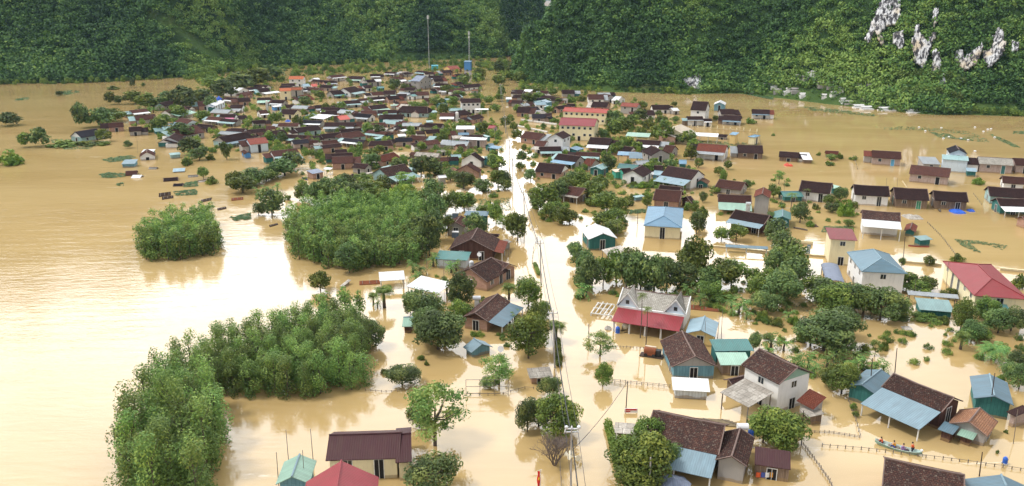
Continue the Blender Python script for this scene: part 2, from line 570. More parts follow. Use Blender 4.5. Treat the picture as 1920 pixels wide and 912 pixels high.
# ---------------------------------------------------------------- water
def build_water():
    m, Nn, Ll, b = newmat('flood_water', 0.03, 0.5)
    b.inputs['IOR'].default_value = 1.39
    t = Nn.new('ShaderNodeTexCoord')
    mp = nd(Nn, Ll, 'ShaderNodeMapping', {'Vector': t.outputs['Object'], 'Rotation': (0, 0, RAD(-14)), 'Scale': (.3, 1, 1)})
    n1 = nd(Nn, Ll, 'ShaderNodeTexNoise', {'Vector': mp.outputs[0], 'Scale': .035, 'Detail': 5.0, 'Roughness': .55, 'Distortion': .8})
    mp2 = nd(Nn, Ll, 'ShaderNodeMapping', {'Vector': t.outputs['Object'], 'Rotation': (0, 0, RAD(-10)), 'Scale': (.25, 1, 1)})
    n2 = nd(Nn, Ll, 'ShaderNodeTexNoise', {'Vector': mp2.outputs[0], 'Scale': .11, 'Detail': 4.0, 'Roughness': .6, 'Distortion': 1.2})
    col = ramp(Nn, Ll, n1.outputs[0], [(.35, (.41, .28, .115)), (.65, (.485, .345, .155))])
    col = mixc(Nn, Ll, ramp(Nn, Ll, n2.outputs[0], [(.5, (0, 0, 0)), (.72, (.4, .4, .4))]), col, (.54, .38, .18))
    mpf = nd(Nn, Ll, 'ShaderNodeMapping', {'Vector': t.outputs['Object'], 'Rotation': (0, 0, RAD(-14)), 'Scale': (.12, .6, 1)})
    nf = nd(Nn, Ll, 'ShaderNodeTexNoise', {'Vector': mpf.outputs[0], 'Scale': .28, 'Detail': 6.0, 'Roughness': .7, 'Distortion': .5})
    col = mixc(Nn, Ll, ramp(Nn, Ll, nf.outputs[0], [(.66, (0, 0, 0)), (.72, (.8, .8, .8))]), col, (.74, .64, .48))
    Ll.new(col, b.inputs['Base Color'])
    # wind ripples, stronger on the open water than between the houses
    mp3 = nd(Nn, Ll, 'ShaderNodeMapping', {'Vector': t.outputs['Object'], 'Rotation': (0, 0, RAD(-12)), 'Scale': (.38, 1, 1)})
    r1 = nd(Nn, Ll, 'ShaderNodeTexNoise', {'Vector': mp3.outputs[0], 'Scale': .9, 'Detail': 4.0, 'Roughness': .55})
    sx = nd(Nn, Ll, 'ShaderNodeSeparateXYZ', {0: t.outputs['Object']})
    op = nd(Nn, Ll, 'ShaderNodeMapRange', {0: sx.outputs[0], 1: -70.0, 2: -15.0, 3: .6, 4: .12})
    gn = nd(Nn, Ll, 'ShaderNodeTexNoise', {'Vector': mp2.outputs[0], 'Scale': .03, 'Detail': 2.0})
    gm = nd(Nn, Ll, 'ShaderNodeMapRange', {0: gn.outputs[0], 1: .35, 2: .65, 3: .5, 4: 1.5})
    st = nd(Nn, Ll, 'ShaderNodeMath', {0: op.outputs[0], 1: gm.outputs[0]}, operation='MULTIPLY')
    bp = nd(Nn, Ll, 'ShaderNodeBump', {'Height': r1.outputs[0], 'Strength': st.outputs[0], 'Distance': .07})
    mp4 = nd(Nn, Ll, 'ShaderNodeMapping', {'Vector': t.outputs['Object'], 'Rotation': (0, 0, RAD(-16)), 'Scale': (.22, 1, 1)})
    r2 = nd(Nn, Ll, 'ShaderNodeTexNoise', {'Vector': mp4.outputs[0], 'Scale': .4, 'Detail': 5.0, 'Roughness': .65, 'Distortion': .6})
    op2 = nd(Nn, Ll, 'ShaderNodeMapRange', {0: sx.outputs[0], 1: -60.0, 2: -8.0, 3: 1.0, 4: .04})
    bp2 = nd(Nn, Ll, 'ShaderNodeBump', {'Height': r2.outputs[0], 'Strength': op2.outputs[0], 'Distance': .06, 'Normal': bp.outputs[0]})
    Ll.new(bp2.outputs[0], b.inputs['Normal'])
    MATS['flood_water'] = m
    mb = MB()
    mb.poly([(-1500, -60, 0), (1500, -60, 0), (1500, 1500, 0), (-1500, 1500, 0)])
    o = mb.build('water', 'flood_water')
    tag(o, 'brown flood water standing between the houses', kind='structure')


build_water()
_g = MB()
_g.poly([(-9000, -300, -4), (9000, -300, -4), (9000, 11500, -4), (-9000, 11500, -4)])
tag(_g.build('ground', 'mud'), 'brown muddy ground under the flood', kind='structure')


# ---------------------------------------------------------------- hills
def interp(x, pts):
    if x <= pts[0][0]:
        return pts[0][1]
    for (a, b), (c, d) in zip(pts[:-1], pts[1:]):
        if x <= c:
            return b + (d - b) * (x - a) / (c - a)
    return pts[-1][1]


def dist_at(px, py):
    p = P(px, py)
    return math.hypot(p.x, p.y)


BASE_L = [(-900, 175), (-200, 163), (0, 158), (200, 153), (320, 147), (400, 140), (480, 128), (600, 122), (700, 117), (860, 112), (930, 108), (990, 96), (1060, 85), (1200, 80), (1500, 75), (2900, 75)]
BASE_R = [(-900, 60), (960, 150), (1000, 158), (1060, 166), (1150, 172), (1300, 175), (1400, 176), (1470, 184), (1600, 199), (1660, 205), (1750, 211), (1900, 214), (2200, 220), (2900, 235)]
H_L = [(-900, 240), (0, 235), (250, 200), (420, 155), (700, 135), (880, 120), (960, 92), (1000, 70), (1012, 50), (1022, 30), (1036, 30), (1060, 45), (1150, 60), (1500, 60), (2900, 60)]
H_R = [(-900, 0), (962, 0), (975, 12), (1000, 30), (1020, 30), (1032, 42), (1048, 64), (1100, 86), (1200, 98), (1500, 100), (1700, 104), (1900, 112), (2900, 130)]


def hill_h(x, y):
    d = math.hypot(x, y)
    # azimuth -> the column of the photograph it was measured in
    px = 960 + FOC * x / (y * _c + CAM_H * _s) if y > 20 else (-900 if x < 0 else 2900)
    px = max(-900, min(2900, px))
    n = noise.fractal(Vector((x * .012, y * .012, 3.1)), 1.0, 2.0, 4)
    n2 = noise.fractal(Vector((x * .05, y * .05, 9.1)), 1.0, 2.0, 3)
    n3 = noise.noise(Vector((x * .022, y * .009, 4.4))) + .5 * noise.noise(Vector((x * .05, y * .02, 8.4)))
    if 990 < px < 1060:
        n3 *= .2
    best = -4.0
    for B_, H_, steep in ((BASE_L, H_L, 1.0), (BASE_R, H_R, 1.15)):
        b = dist_at(px, interp(px, B_)) + n * 14
        h = interp(px, H_)
        if h <= 0:
            continue
        t = (d - b) * steep / max(h, 20)
        if t <= 0:
            z = -4 + 4.6 * min(1, max(0, (d - b + 26) / 26))
        else:
            tt = min(t, 1.0)
            z = .6 + h * (tt * tt * (3 - 2 * tt) * .45 + tt * .55) * (1 + .10 * n) + (5 * n2 + 15 * n3) * min(1, t * 1.6)
            if t > 1:
                z -= (t - 1) * h * .12
        best = max(best, z)
    return best


def build_hills():
    m, Nn, Ll, b = newmat('hill_soil', .95, .1)
    t = Nn.new('ShaderNodeTexCoord')
    n = nd(Nn, Ll, 'ShaderNodeTexNoise', {'Vector': t.outputs['Object'], 'Scale': .03, 'Detail': 8.0, 'Roughness': .7})
    n2 = nd(Nn, Ll, 'ShaderNodeTexNoise', {'Vector': t.outputs['Object'], 'Scale': .3, 'Detail': 5.0, 'Roughness': .7})
    col = ramp(Nn, Ll, n.outputs[0], [(.35, (.06, .11, .03)), (.55, (.095, .15, .04)), (.7, (.17, .16, .07))])
    ga = Nn.new('ShaderNodeAttribute')
    ga.attribute_name = 'grassy'
    col = mixc(Nn, Ll, ga.outputs['Fac'], (.03, .06, .02), col)  # ground under the forest painted darker so gaps between crowns look shaded
    col = mixc(Nn, Ll, ramp(Nn, Ll, n2.outputs[0], [(.4, (0, 0, 0)), (.65, (.6, .6, .6))]), col, (.06, .11, .03))
    Ll.new(col, b.inputs['Base Color'])
    bp = nd(Nn, Ll, 'ShaderNodeBump', {'Height': n2.outputs[0], 'Strength': 1.0, 'Distance': 1.5})
    Ll.new(bp.outputs[0], b.inputs['Normal'])
    MATS['hill_soil'] = m
    nx, ny = 240, 130
    az = np.linspace(-52, 52, nx)
    rr = [330 + 5 * i if i < 90 else 780 + 22 * (i - 90) for i in range(ny)]
    V = []
    for r in rr:
        for a in az:
            x, y = r * math.sin(RAD(a)), r * math.cos(RAD(a))
            V.append((x, y, hill_h(x, y)))
    F = [(j * nx + i, j * nx + i + 1, (j + 1) * nx + i + 1, (j + 1) * nx + i) for j in range(ny - 1) for i in range(nx - 1)]
    me = np_mesh('hills', np.array(V), np.array(F), 'hill_soil')
    me.polygons.foreach_set('use_smooth', [True] * len(me.polygons))
    ga_ = me.attributes.new('grassy', 'FLOAT', 'POINT')
    ga_.data.foreach_set('value', [1.0 if v[2] > -1 and (v[2] < 3 or any(inpoly(*proj(v), g) for g in GRASSY)) else 0.0 for v in V])
    tag(link('hills', me), 'steep green hills closing the valley', kind='structure')
    # the far blue mountain seen through the gap
    V = []
    for j in range(12):
        for i in range(40):
            x = -3500 + i * 210
            y = 8800 + j * 120
            h = 330 * math.exp(-((x - 400) / 1900) ** 2) * math.sin(min(1, j / 7) * math.pi / 2) + 25 * noise.noise(Vector((x * .004, y * .004, 1)))
            V.append((x, y, h - 4))
    F = [(j * 40 + i, j * 40 + i + 1, (j + 1) * 40 + i + 1, (j + 1) * 40 + i) for j in range(11) for i in range(39)]
    me = np_mesh('mountain', np.array(V), np.array(F), 'hill_soil')
    tag(link('mountain', me), 'distant blue mountain in the gap between the hills', kind='structure')




def inpoly(x, y, poly):
    c = False
    j = len(poly) - 1
    for i in range(len(poly)):
        if (poly[i][1] > y) != (poly[j][1] > y) and x < (poly[j][0] - poly[i][0]) * (y - poly[i][1]) / (poly[j][1] - poly[i][1]) + poly[i][0]:
            c = not c
        j = i
    return c


def hit_hill(px, py):
    d = ray(px, py)
    t = 300.0
    while t < 1300:
        p = Vector((d.x * t, d.y * t, CAM_H + d.z * t))
        if p.z < hill_h(p.x, p.y) or p.z < 0:
            return p
        t += 3
    return None


CLIFFS = [
    [(1660, -6), (1668, 12), (1662, 45), (1650, 62), (1660, 84), (1650, 80), (1642, 55), (1632, 78), (1628, 70), (1640, 40), (1650, 15)],
    [(1676, -10), (1688, -10), (1685, 30), (1680, 44), (1665, 46), (1664, 26), (1674, 20)],
    [(1676, 66), (1690, 62), (1692, 80), (1688, 92), (1676, 80)],
    [(1718, 56), (1724, 52), (1728, 68), (1738, 82), (1746, 64), (1747, 72), (1738, 100), (1730, 122), (1716, 110), (1715, 80)],
    [(1750, 20), (1758, 20), (1757, 40), (1752, 50), (1749, 38)],
    [(1750, 100), (1757, 98), (1760, 120), (1756, 146), (1744, 144), (1748, 128)],
    [(1764, 145), (1771, 142), (1771, 166), (1761, 170)],
    [(1792, 100), (1804, 98), (1806, 122), (1800, 135), (1793, 115)],
    [(1810, 110), (1830, 95), (1838, 84), (1840, 92), (1830, 118), (1812, 130), (1806, 128)],
    [(1845, 98), (1858, 96), (1868, 60), (1878, 66), (1880, 84), (1874, 105), (1856, 124), (1848, 112)],
    [(1898, 80), (1908, 84), (1908, 97), (1899, 98)],
    [(1284, 140), (1300, 138), (1310, 146), (1316, 174), (1300, 178), (1288, 176)],
]
CLIFFS = [[(sum(q[0] for q in c) / len(c) + (p[0] - sum(q[0] for q in c) / len(c)) * 1.25, sum(q[1] for q in c) / len(c) + (p[1] - sum(q[1] for q in c) / len(c)) * 1.18) for p in c] for c in CLIFFS]
GRASSY = [[(262, 12), (290, 18), (330, 36), (365, 60), (400, 85), (425, 105), (400, 120), (385, 108), (350, 80), (310, 50), (270, 28)],
          [(1000, 160), (1120, 168), (1300, 174), (1290, 160), (1130, 152), (1020, 150)],
          [(730, 90), (860, 90), (900, 110), (730, 112)],
          [(1440, 150), (1560, 162), (1640, 190), (1600, 200), (1440, 172)],
          [(1810, 180), (1920, 188), (1920, 212), (1810, 205)]]


build_hills()


def build_cliffs():
    m, Nn, Ll, b = newmat('limestone', .9, .2)
    t = Nn.new('ShaderNodeTexCoord')
    sc = nd(Nn, Ll, 'ShaderNodeMapping', {'Vector': t.outputs['Object'], 'Scale': (1, 1, .1)})
    n = nd(Nn, Ll, 'ShaderNodeTexNoise', {'Vector': sc.outputs[0], 'Scale': .6, 'Detail': 6.0, 'Roughness': .7})
    n2 = nd(Nn, Ll, 'ShaderNodeTexNoise', {'Vector': t.outputs['Object'], 'Scale': .12, 'Detail': 2.0})
    c = ramp(Nn, Ll, n2.outputs[0], [(.5, (.7, .71, .73)), (.68, (.62, .53, .4))])
    col = mixc(Nn, Ll, ramp(Nn, Ll, n.outputs[0], [(.46, (1, 1, 1)), (.54, (0, 0, 0))]), c, (.06, .058, .065))
    Ll.new(col, b.inputs['Base Color'])
    MATS['limestone'] = m
    for ci, poly in enumerate(CLIFFS):
        xs = [p[0] for p in poly]
        ys = [p[1] for p in poly]
        st = 2.0
        grid, V, F = {}, [], []
        mx_ = sum(xs) / len(xs)
        hb, ht_ = hit_hill(mx_, min(max(ys), 172)), hit_hill(mx_, min(ys))
        if hb is None or ht_ is None:
            continue
        gapc = 1200 < mx_ < 1400
        rb, rt = math.hypot(hb.x, hb.y) - (1 if gapc else 3), math.hypot(ht_.x, ht_.y) - 3
        cols_ = int((max(xs) - min(xs)) / st) + 3
        rows_ = int((max(ys) - min(ys)) / st) + 3
        for j in range(rows_):
            for i in range(cols_):
                px, py = min(xs) + (i - 1) * st, min(ys) + (j - 1) * st
                f_ = (max(ys) - py) / max(1, max(ys) - min(ys))
                d = ray(px, py)
                g = noise.noise(Vector((px * .2, py * .03, ci))) * .8
                R_ = rb + (rt - rb) * f_ * (.97 if gapc else .8) + g
                k_ = R_ / math.hypot(d.x, d.y)
                grid[i, j] = len(V)
                V.append((d.x * k_, d.y * k_, CAM_H + d.z * k_))
        for (i, j), k in grid.items():
            q = [(i, j), (i + 1, j), (i + 1, j + 1), (i, j + 1)]
            if not all(a in grid for a in q):
                continue
            cx, cy = min(xs) + (i - .5) * st, min(ys) + (j - .5) * st
            jx = cx + 2.0 * noise.noise(Vector((cx * .4, cy * .12, 3)))
            if inpoly(jx, cy, poly):
                F.append([grid[a] for a in q])
        if F:
            me = np_mesh('rock_face', np.array(V), np.array(F), 'limestone')
            o = link('rock_face', me)
            md = o.modifiers.new('thick', 'SOLIDIFY')
            md.thickness = 1.5
            md.offset = -1
            tag(o, 'bare pale limestone face streaked dark on the green hill', kind='structure')


build_cliffs()


def build_forest():
    rng = np.random.default_rng(3)
    Vs, Ts, cnt = [], [], 0
    base = [leaf_cloud([[0, 0, 0, 1, 1, .8, .5]] + [[math.cos(k * 1.3) * .6, math.sin(k * 1.3) * .6, .1 * (k % 3), .55, .55, .5, .5] for k in range(5)], n, s, rng, .45, .8, .3) for n, s in ((84, .215),) * 4]
    att = 0
    while cnt < 21000 and att < 260000:
        att += 1
        a = RAD(rng.uniform(-41, 41))
        far_ = rng.random() < .12
        if far_:
            a = RAD(rng.uniform(-3.5, 4.5))
            r = rng.uniform(800, 1150)
        else:
            r = rng.uniform(350, 880)
        x, y = r * math.sin(a), r * math.cos(a)
        z = hill_h(x, y)
        if z < .3 or z > 74:
            continue
        px, py = proj((x, y, z + 3))
        if 1014 < px < 1040 and py < 14:
            continue
        skip = False
        for c in CLIFFS:
            if inpoly(px, py - 2, c):
                skip = True
        gr = any(inpoly(px, py, g) for g in GRASSY)
        if skip or (gr and rng.random() > .35):
            continue
        big = noise.noise(Vector((x * .02, y * .02, 0)))
        R = rng.uniform(2.3, 4.4) * (1 + .35 * big) * (.55 if gr else 1) * (r / 560) ** .4
        v, f, t = base[cnt % 4]
        ang = rng.uniform(0, 6.28)
        ca, sa = math.cos(ang), math.sin(ang)
        rot = np.array([[ca, -sa, 0], [sa, ca, 0], [0, 0, 1]])
        sc = np.array([R, R, R * rng.uniform(.8, 1.35)])
        Vs.append((v * sc) @ rot.T + np.array([x, y, z + R * rng.uniform(.35, .75)]))
        tt = rng.normal(.42, .16) + .6 * noise.noise(Vector((x * .03, y * .022, 7))) + .7 * noise.noise(Vector((x * .011, y * .008, 2)))  # random crown tone, plus broad tint patches painting in shaded folds of the hills
        Ts.append(np.clip(t - .5 + tt, 0, 1))
        cnt += 1
    V = np.concatenate(Vs)
    T = np.concatenate(Ts)
    me = np_mesh('forest', V, np.arange(len(V)).reshape(-1, 4), 'leaf_hill', T)
    tag(link('forest', me), 'dense jungle covering the steep hillsides', kind='stuff')


build_forest()

# ---------------------------------------------------------------- haze
def build_haze():
    mb = MB()
    mb.box(-6000, 6000, -250, 11000, -5, 420)
    m = bpy.data.materials.new('haze_air')
    m.use_nodes = True
    Nn = m.node_tree.nodes
    for n in list(Nn):
        if n.type != 'OUTPUT_MATERIAL':
            Nn.remove(n)
    v = Nn.new('ShaderNodeVolumePrincipled')
    v.inputs['Color'].default_value = (.5, .72, 1, 1)
    v.inputs['Density'].default_value = HAZE_D
    v.inputs['Anisotropy'].default_value = 0.0
    m.node_tree.links.new(v.outputs[0], [n for n in Nn if n.type == 'OUTPUT_MATERIAL'][0].inputs['Volume'])
    MATS['haze_air'] = m
    tag(mb.build('haze', 'haze_air'), 'thin blue haze filling the valley air', kind='stuff')


HAZE_D = 0.00005
build_haze()

# ---------------------------------------------------------------- houses
ROOFS = {  # code: (material, words)
    'b': ('tile_dark', 'dark brown tiled'), 'r': ('tile_rust', 'reddish brown tiled'), 'R': ('tile_red', 'brick red tiled'), 'n': ('tile_near', 'weathered brown tiled'),
    'o': ('tile_orange', 'orange tiled'), 'q': ('tile_salmon', 'salmon red tiled'), 'a': ('tile_tan', 'tan orange tiled'), 'k': ('tile_slate', 'blackish tiled'),
    'f': ('fibre', 'grey fibre cement roofed'), 'F': ('tile_grey', 'mottled grey tiled'), 'w': ('metal_white', 'white roofed'), 'p': ('metal_palegreen', 'pale green roofed'),
    't': ('metal_teal', 'teal roofed'), 'T': ('metal_tealpale', 'pale teal roofed'), 's': ('metal_steel', 'steel blue roofed'), 'S': ('metal_steelpale', 'pale blue roofed'),
    'g': ('metal_grey', 'grey metal roofed'), 'G': ('metal_slateblue', 'slate blue roofed'), 'm': ('metal_maroon', 'maroon roofed'), 'M': ('metal_maroondark', 'dark maroon roofed'),
    'z': ('metal_rosered', 'rose red roofed'), 'P': ('metal_pink', 'pink roofed'), 'x': ('metal_redmetal', 'bright red roofed'), 'c': ('metal_cream', 'cream roofed'), 'C': ('metal_cyan', 'cyan roofed'), 'B': ('metal_skyblue', 'sky blue roofed')}
WALLS = {'w': ('wall_white', 'white'), 'c': ('wall_cream', 'cream'), 'y': ('wall_yellow', 'yellow'), 'g': ('wall_grey', 'grey'), 'l': ('wall_bluewhite', 'bluish white'),
         'b': ('wall_blue', 'blue'), 'C': ('wall_cyan', 'cyan'), 'k': ('wall_brick', 'brick'), 'i': ('wall_pinkbrick', 'pale brick'), 'd': ('wall_plank', 'plank'),
         'D': ('wall_darkplank', 'dark plank'), 't': ('wall_teal', 'dark teal'), 'T': ('wall_tealpale', 'pale teal'), 's': ('wall_steel', 'steel blue'), 'v': ('wall_silver', 'silvery'),
         'n': ('wall_greennet', 'green'), 'O': (None, 'open')}


def front_openings(root, x0, x1, y, he, wallc, far, door='doorway_shade', nst=1, dense=3.4, face=-1, ax='x', win='glass_dark'):
    """doors and windows set on a wall that runs along x (ax='x') at y, or along y (ax='y') at x=y"""
    Lw = x1 - x0
    if Lw < 2.2 or he < 1.0:
        return
    n = max(1, int(Lw / dense))

    def put(name, a, b, z0, z1, mats, d0=.0, d1=.05):
        mb = MB()
        fw = .09
        def bx(a_, b_, c_, d_, u, v, mi):
            if ax == 'x':
                mb.box(a_, b_, min(y + face * u, y + face * v), max(y + face * u, y + face * v), c_, d_, mi)
            else:
                mb.box(min(y + face * u, y + face * v), max(y + face * u, y + face * v), a_, b_, c_, d_, mi)
        bx(a, b, z0, z1, .004, .03, 0)
        if len(mats) > 1:
            bx(a - fw, a, z0, z1 + fw, .002, .07, 1)
            bx(b, b + fw, z0, z1 + fw, .002, .07, 1)
            bx(a, b, z1, z1 + fw, .002, .07, 1)
            if not far:
                bx((a + b) / 2 - .03, (a + b) / 2 + .03, z0, z1, .03, .06, 1)
        mb.build(name, mats, root)
    for st in range(nst):
        zt = he - .35 if nst == 1 else (he - .55 - 2.7 * (nst - 1 - st))
        for i in range(n):
            cx = x0 + Lw * (i + .5) / n
            isdoor = (i == n // 2) and st == 0 or (n >= 4 and i == n // 4 and st == 0)
            if isdoor:
                put('door', cx - .55, cx + .55, -1.0, min(zt, 1.9 if nst > 1 else zt), [door, 'frame_white'])  # by default a flat panel painted as dark as a shaded doorway
            elif zt - .95 > .1 or nst > 1:
                put('window', cx - .5, cx + .5, zt - .95, zt, [win, 'frame_white'])


def py_add(ay):
    return ay < 300


def house(ax, ay, bx, by, cx, cy, roof, wall, opts='', label=None, name=None, near=None):
    o = dict(he=2.0, sl=.5, aw=None, aw2=None, door='doorway_shade')
    kind = 'gable'
    for t in opts.split():
        if t == '1':
            kind = 'shed'
            o['sl'] = .16 if 'sl=' not in opts else o['sl']
        elif t == 'h':
            kind = 'hip'
        elif t == 'v':
            kind = 'vault'
        elif '=' in t:
            k, v = t.split('=')
            o[k] = float(v) if k in ('he', 'sl', 'ovh') else v
        else:
            o[t] = True
    he, sl = o['he'], o['sl']
    if roof in 'wptTsSgGmMzPxcCB' and kind == 'gable' and 'sl=' not in opts:
        sl = .36
    if (ay + by) / 2 > 0 and cy < min(ay, by) and kind != 'shed' and 'back' not in o:
        pass
    def plan(w_):
        A, B, C = P(ax, ay, he + sl * w_), P(bx, by, he + sl * w_), P(cx, cy, he)
        d = Vector((B.x - A.x, B.y - A.y, 0))
        Ld = d.length
        d.normalize()
        ac = Vector((C.x - A.x, C.y - A.y, 0))
        return A, B, d, Ld, ac, ac.dot(Vector((-d.y, d.x, 0)))
    sg = 1 if plan(0)[5] > 0 else -1
    lo_, hi_ = .5, 14.0
    for _ in range(20):
        w_ = (lo_ + hi_) / 2
        if plan(w_)[5] * sg > w_:
            lo_ = w_
        else:
            hi_ = w_
    A, B, d, Ld, ac, dist = plan(w_)
    dist = sg
    ext = max(.35 * w_, min(w_ * 1.3, -ac.dot(d))) if kind == 'hip' else 0
    if dist > 0:       # keep the front on local -Y
        A, B = B, A
        d = -d
    rz = math.atan2(d.y, d.x)
    mid = (A + B) / 2
    root = empty(name or ('shed' if 'sh' in o or wall == 'O' else 'house'), (mid.x, mid.y, 0), rz)
    hl, w = Ld / 2, w_
    zr = he + sl * w
    th = .1
    rm = ROOFS[roof][0]
    far = ay < 330
    mb = MB()
    e = hl + ext
    if kind == 'gable' and not far:
        nx_, ny_ = 12, 4
        seed_ = ax * .37
        sag = (.13 if roof in 'brRnoqakF' else .03) * min(1, hl / 5)
        def rp(u, v_, s_):       # u along the ridge, v_ from the eave up
            x_ = -hl + 2 * hl * u
            k_ = 1 - (2 * u - 1) ** 2
            return (x_, s_ * w * (1 - v_), he + (zr - he) * v_ - sag * k_ * (.4 + .6 * v_) - .05 * math.sin(v_ * math.pi) * min(1, sag * 9) + sag * .35 * noise.noise(Vector((x_ * .6 + seed_, v_ * 3, s_))))
        for s_ in (-1, 1):
            for dz in (0, -th):
                i0 = len(mb.v)
                for j in range(ny_ + 1):
                    for i in range(nx_ + 1):
                        q_ = rp(i / nx_, j / ny_, s_)
                        mb.v.append((q_[0], q_[1], q_[2] + dz))
                for j in range(ny_):
                    for i in range(nx_):
                        a_ = i0 + j * (nx_ + 1) + i
                        f_ = (a_, a_ + 1, a_ + nx_ + 2, a_ + nx_ + 1)
                        mb.f.append(f_ if (s_ < 0) == (dz == 0) else f_[::-1])
                        mb.m.append(0)
            for i in range(nx_):     # eave edge
                a_, b_ = rp(i / nx_, 0, s_), rp((i + 1) / nx_, 0, s_)
                mb.poly([a_, b_, (b_[0], b_[1], b_[2] - th), (a_[0], a_[1], a_[2] - th)][::s_ if s_ > 0 else -1])
            for u in (0, 1):
                for j in range(ny_):
                    a_, b_ = rp(u, j / ny_, s_), rp(u, (j + 1) / ny_, s_)
                    mb.poly([a_, b_, (b_[0], b_[1], b_[2] - th), (a_[0], a_[1], a_[2] - th)])
        for i in range(nx_):
            a_, b_ = rp(i / nx_, 1, 1), rp((i + 1) / nx_, 1, 1)
            mb.tube((a_[0], 0, a_[2] + .03), (b_[0] + .03, 0, b_[2] + .03), .12, .12, 6, 1)
        if roof in 'brRnoqakF':
            for s in (-1, 1):
                for t_ in (-1, 1):
                    mb.slab([(s * hl - .07, t_ * w * 1.002, he + .06), (s * hl + .07, t_ * w * 1.002, he + .06), (s * hl + .07, 0, zr + .07), (s * hl - .07, 0, zr + .07)][::(1 if t_ < 0 else -1)], .1, 1)
    elif kind == 'gable':
        mb.slab([(-hl, -w, he), (hl, -w, he), (hl, 0, zr), (-hl, 0, zr)], th)
        mb.slab([(hl, w, he), (-hl, w, he), (-hl, 0, zr), (hl, 0, zr)], th)
        mb.box(-hl - .02, hl + .02, -.12, .12, zr - .04, zr + .07, 1)
        if roof in 'brRnoqakF' and not far:     # verge boards along the gable edges
            for s in (-1, 1):
                for t_ in (-1, 1):
                    mb.slab([(s * hl - .09, t_ * w * 1.002, he + .05), (s * hl + .09, t_ * w * 1.002, he + .05), (s * hl + .09, 0, zr + .06), (s * hl - .09, 0, zr + .06)][::(1 if t_ < 0 else -1)], .1, 1)
    elif kind == 'hip':
        mb.slab([(-e, -w, he), (e, -w, he), (hl, 0, zr), (-hl, 0, zr)], th)
        mb.slab([(e, w, he), (-e, w, he), (-hl, 0, zr), (hl, 0, zr)], th)
        mb.slab([(e, -w, he), (e, w, he), (hl, 0, zr)], th)
        mb.slab([(-e, w, he), (-e, -w, he), (-hl, 0, zr)], th)
        for s in (-1, 1):
            for t_ in (-1, 1):
                mb.tube((s * e, t_ * w, he + .03), (s * hl, 0, zr + .03), .09, .09, 4, 1)
        mb.tube((-hl, 0, zr + .03), (hl, 0, zr + .03), .1, .1, 4, 1)
    elif kind == 'shed':
        mb.slab([(-hl, -w, he), (hl, -w, he), (hl, 0, zr), (-hl, 0, zr)], th * .7)
    else:  # vault
        k = 9
        for i in range(k):
            t0, t1 = math.pi * i / k, math.pi * (i + 1) / k
            p0, p1 = (-w * math.cos(t0), math.sin(t0) * w * .35), (-w * math.cos(t1), math.sin(t1) * w * .35)
            mb.slab([(-hl, p0[0], he + p0[1]), (hl, p0[0], he + p0[1]), (hl, p1[0], he + p1[1]), (-hl, p1[0], he + p1[1])], .06)
    capm = 'ridge_cap' if roof in 'brRnoqakFf' else ('metal_steelpale' if roof in 'tTsSpgG' else rm)
    mb.build('roof', [rm, capm], root)
    # walls
    ov = .4 if not far else .3
    ov = o.get('ovh', ov)
    yb = w if kind != 'shed' else 0
    open_ = WALLS[wall][0] is None
    if open_:
        pm = 'concrete_light' if roof in 'wSsTp' else 'wood_grey'
        npst = max(2, int(2 * hl / 3.2) + 1)
        for i in range(npst):
            xx = -hl + .3 + (2 * hl - .6) * i / (npst - 1)
            for yy in (-w + .25, yb - .25):
                zt = he - .03 if yy < 0 and kind == 'shed' and yy < -w / 2 else (zr - .12 if kind == 'shed' else he)
                m2 = MB()
                m2.tube((xx, yy, -1.5), (xx, yy, zt - .02), .09, .09, 6)
                m2.build('post', pm, root)
    else:
        wm = WALLS[wall][0]
        m2 = MB()
        X, Y = (hl - ov) if kind != 'hip' else (e - ov), w - ov
        Yb = (w - ov) if kind != 'shed' else -.15
        z_at = lambda y_: (zr - sl * abs(y_)) if kind in ('gable', 'shed') else he
        top = he - .02 + (sl * ov if kind in ('gable', 'shed') else 0) - th - (.12 if kind == 'gable' and not far else 0)
        if kind in ('gable', 'vault'):
            zp = zr - th - (.02 if far else .16) if kind == 'gable' else he
            prof = [(-Y, -2), (Y, -2), (Y, top), (0, zp), (-Y, top)]
        elif kind == 'shed':
            prof = [(-Y, -2), (Yb, -2), (Yb, z_at(Yb) - th - .02), (-Y, top)]
        else:
            prof = [(-Y, -2), (Y, -2), (Y, he - th), (-Y, he - th)]
        for s in (-1, 1):
            pts = [(s * X, p[0], p[1]) for p in prof]
            m2.poly(pts if s > 0 else pts[::-1])
        k = len(prof)
        for i in range(k):
            if i == 0:
                continue
            a, b = prof[i], prof[(i + 1) % k]
            m2.poly([(-X, a[0], a[1]), (X, a[0], a[1]), (X, b[0], b[1]), (-X, b[0], b[1])][::-1])
        if 'gb' in o and kind == 'gable':
            m2.build('wall', wm, root)
            for s in (-1, 1):
                m3 = MB()
                pts = [(s * (X + .03), -Y + .05, top + .02), (s * (X + .03), Y - .05, top + .02), (s * (X + .03), 0, zp - .05)]
                m3.poly(pts if s > 0 else pts[::-1])
                pts2 = [(s * X, p[1], p[2]) for p in pts]
                m3.poly(pts2 if s < 0 else pts2[::-1])
                m3.build('gable', {'w': 'wall_white', 'l': 'wall_bluewhite', 't': 'wall_tealpale', 'g': 'wall_grey', 'y': 'wall_yellow', 'd': 'wall_darkplank', 'p': 'metal_palegreen'}[o['gb']], root)
        else:
            m2.build('wall', wm, root)
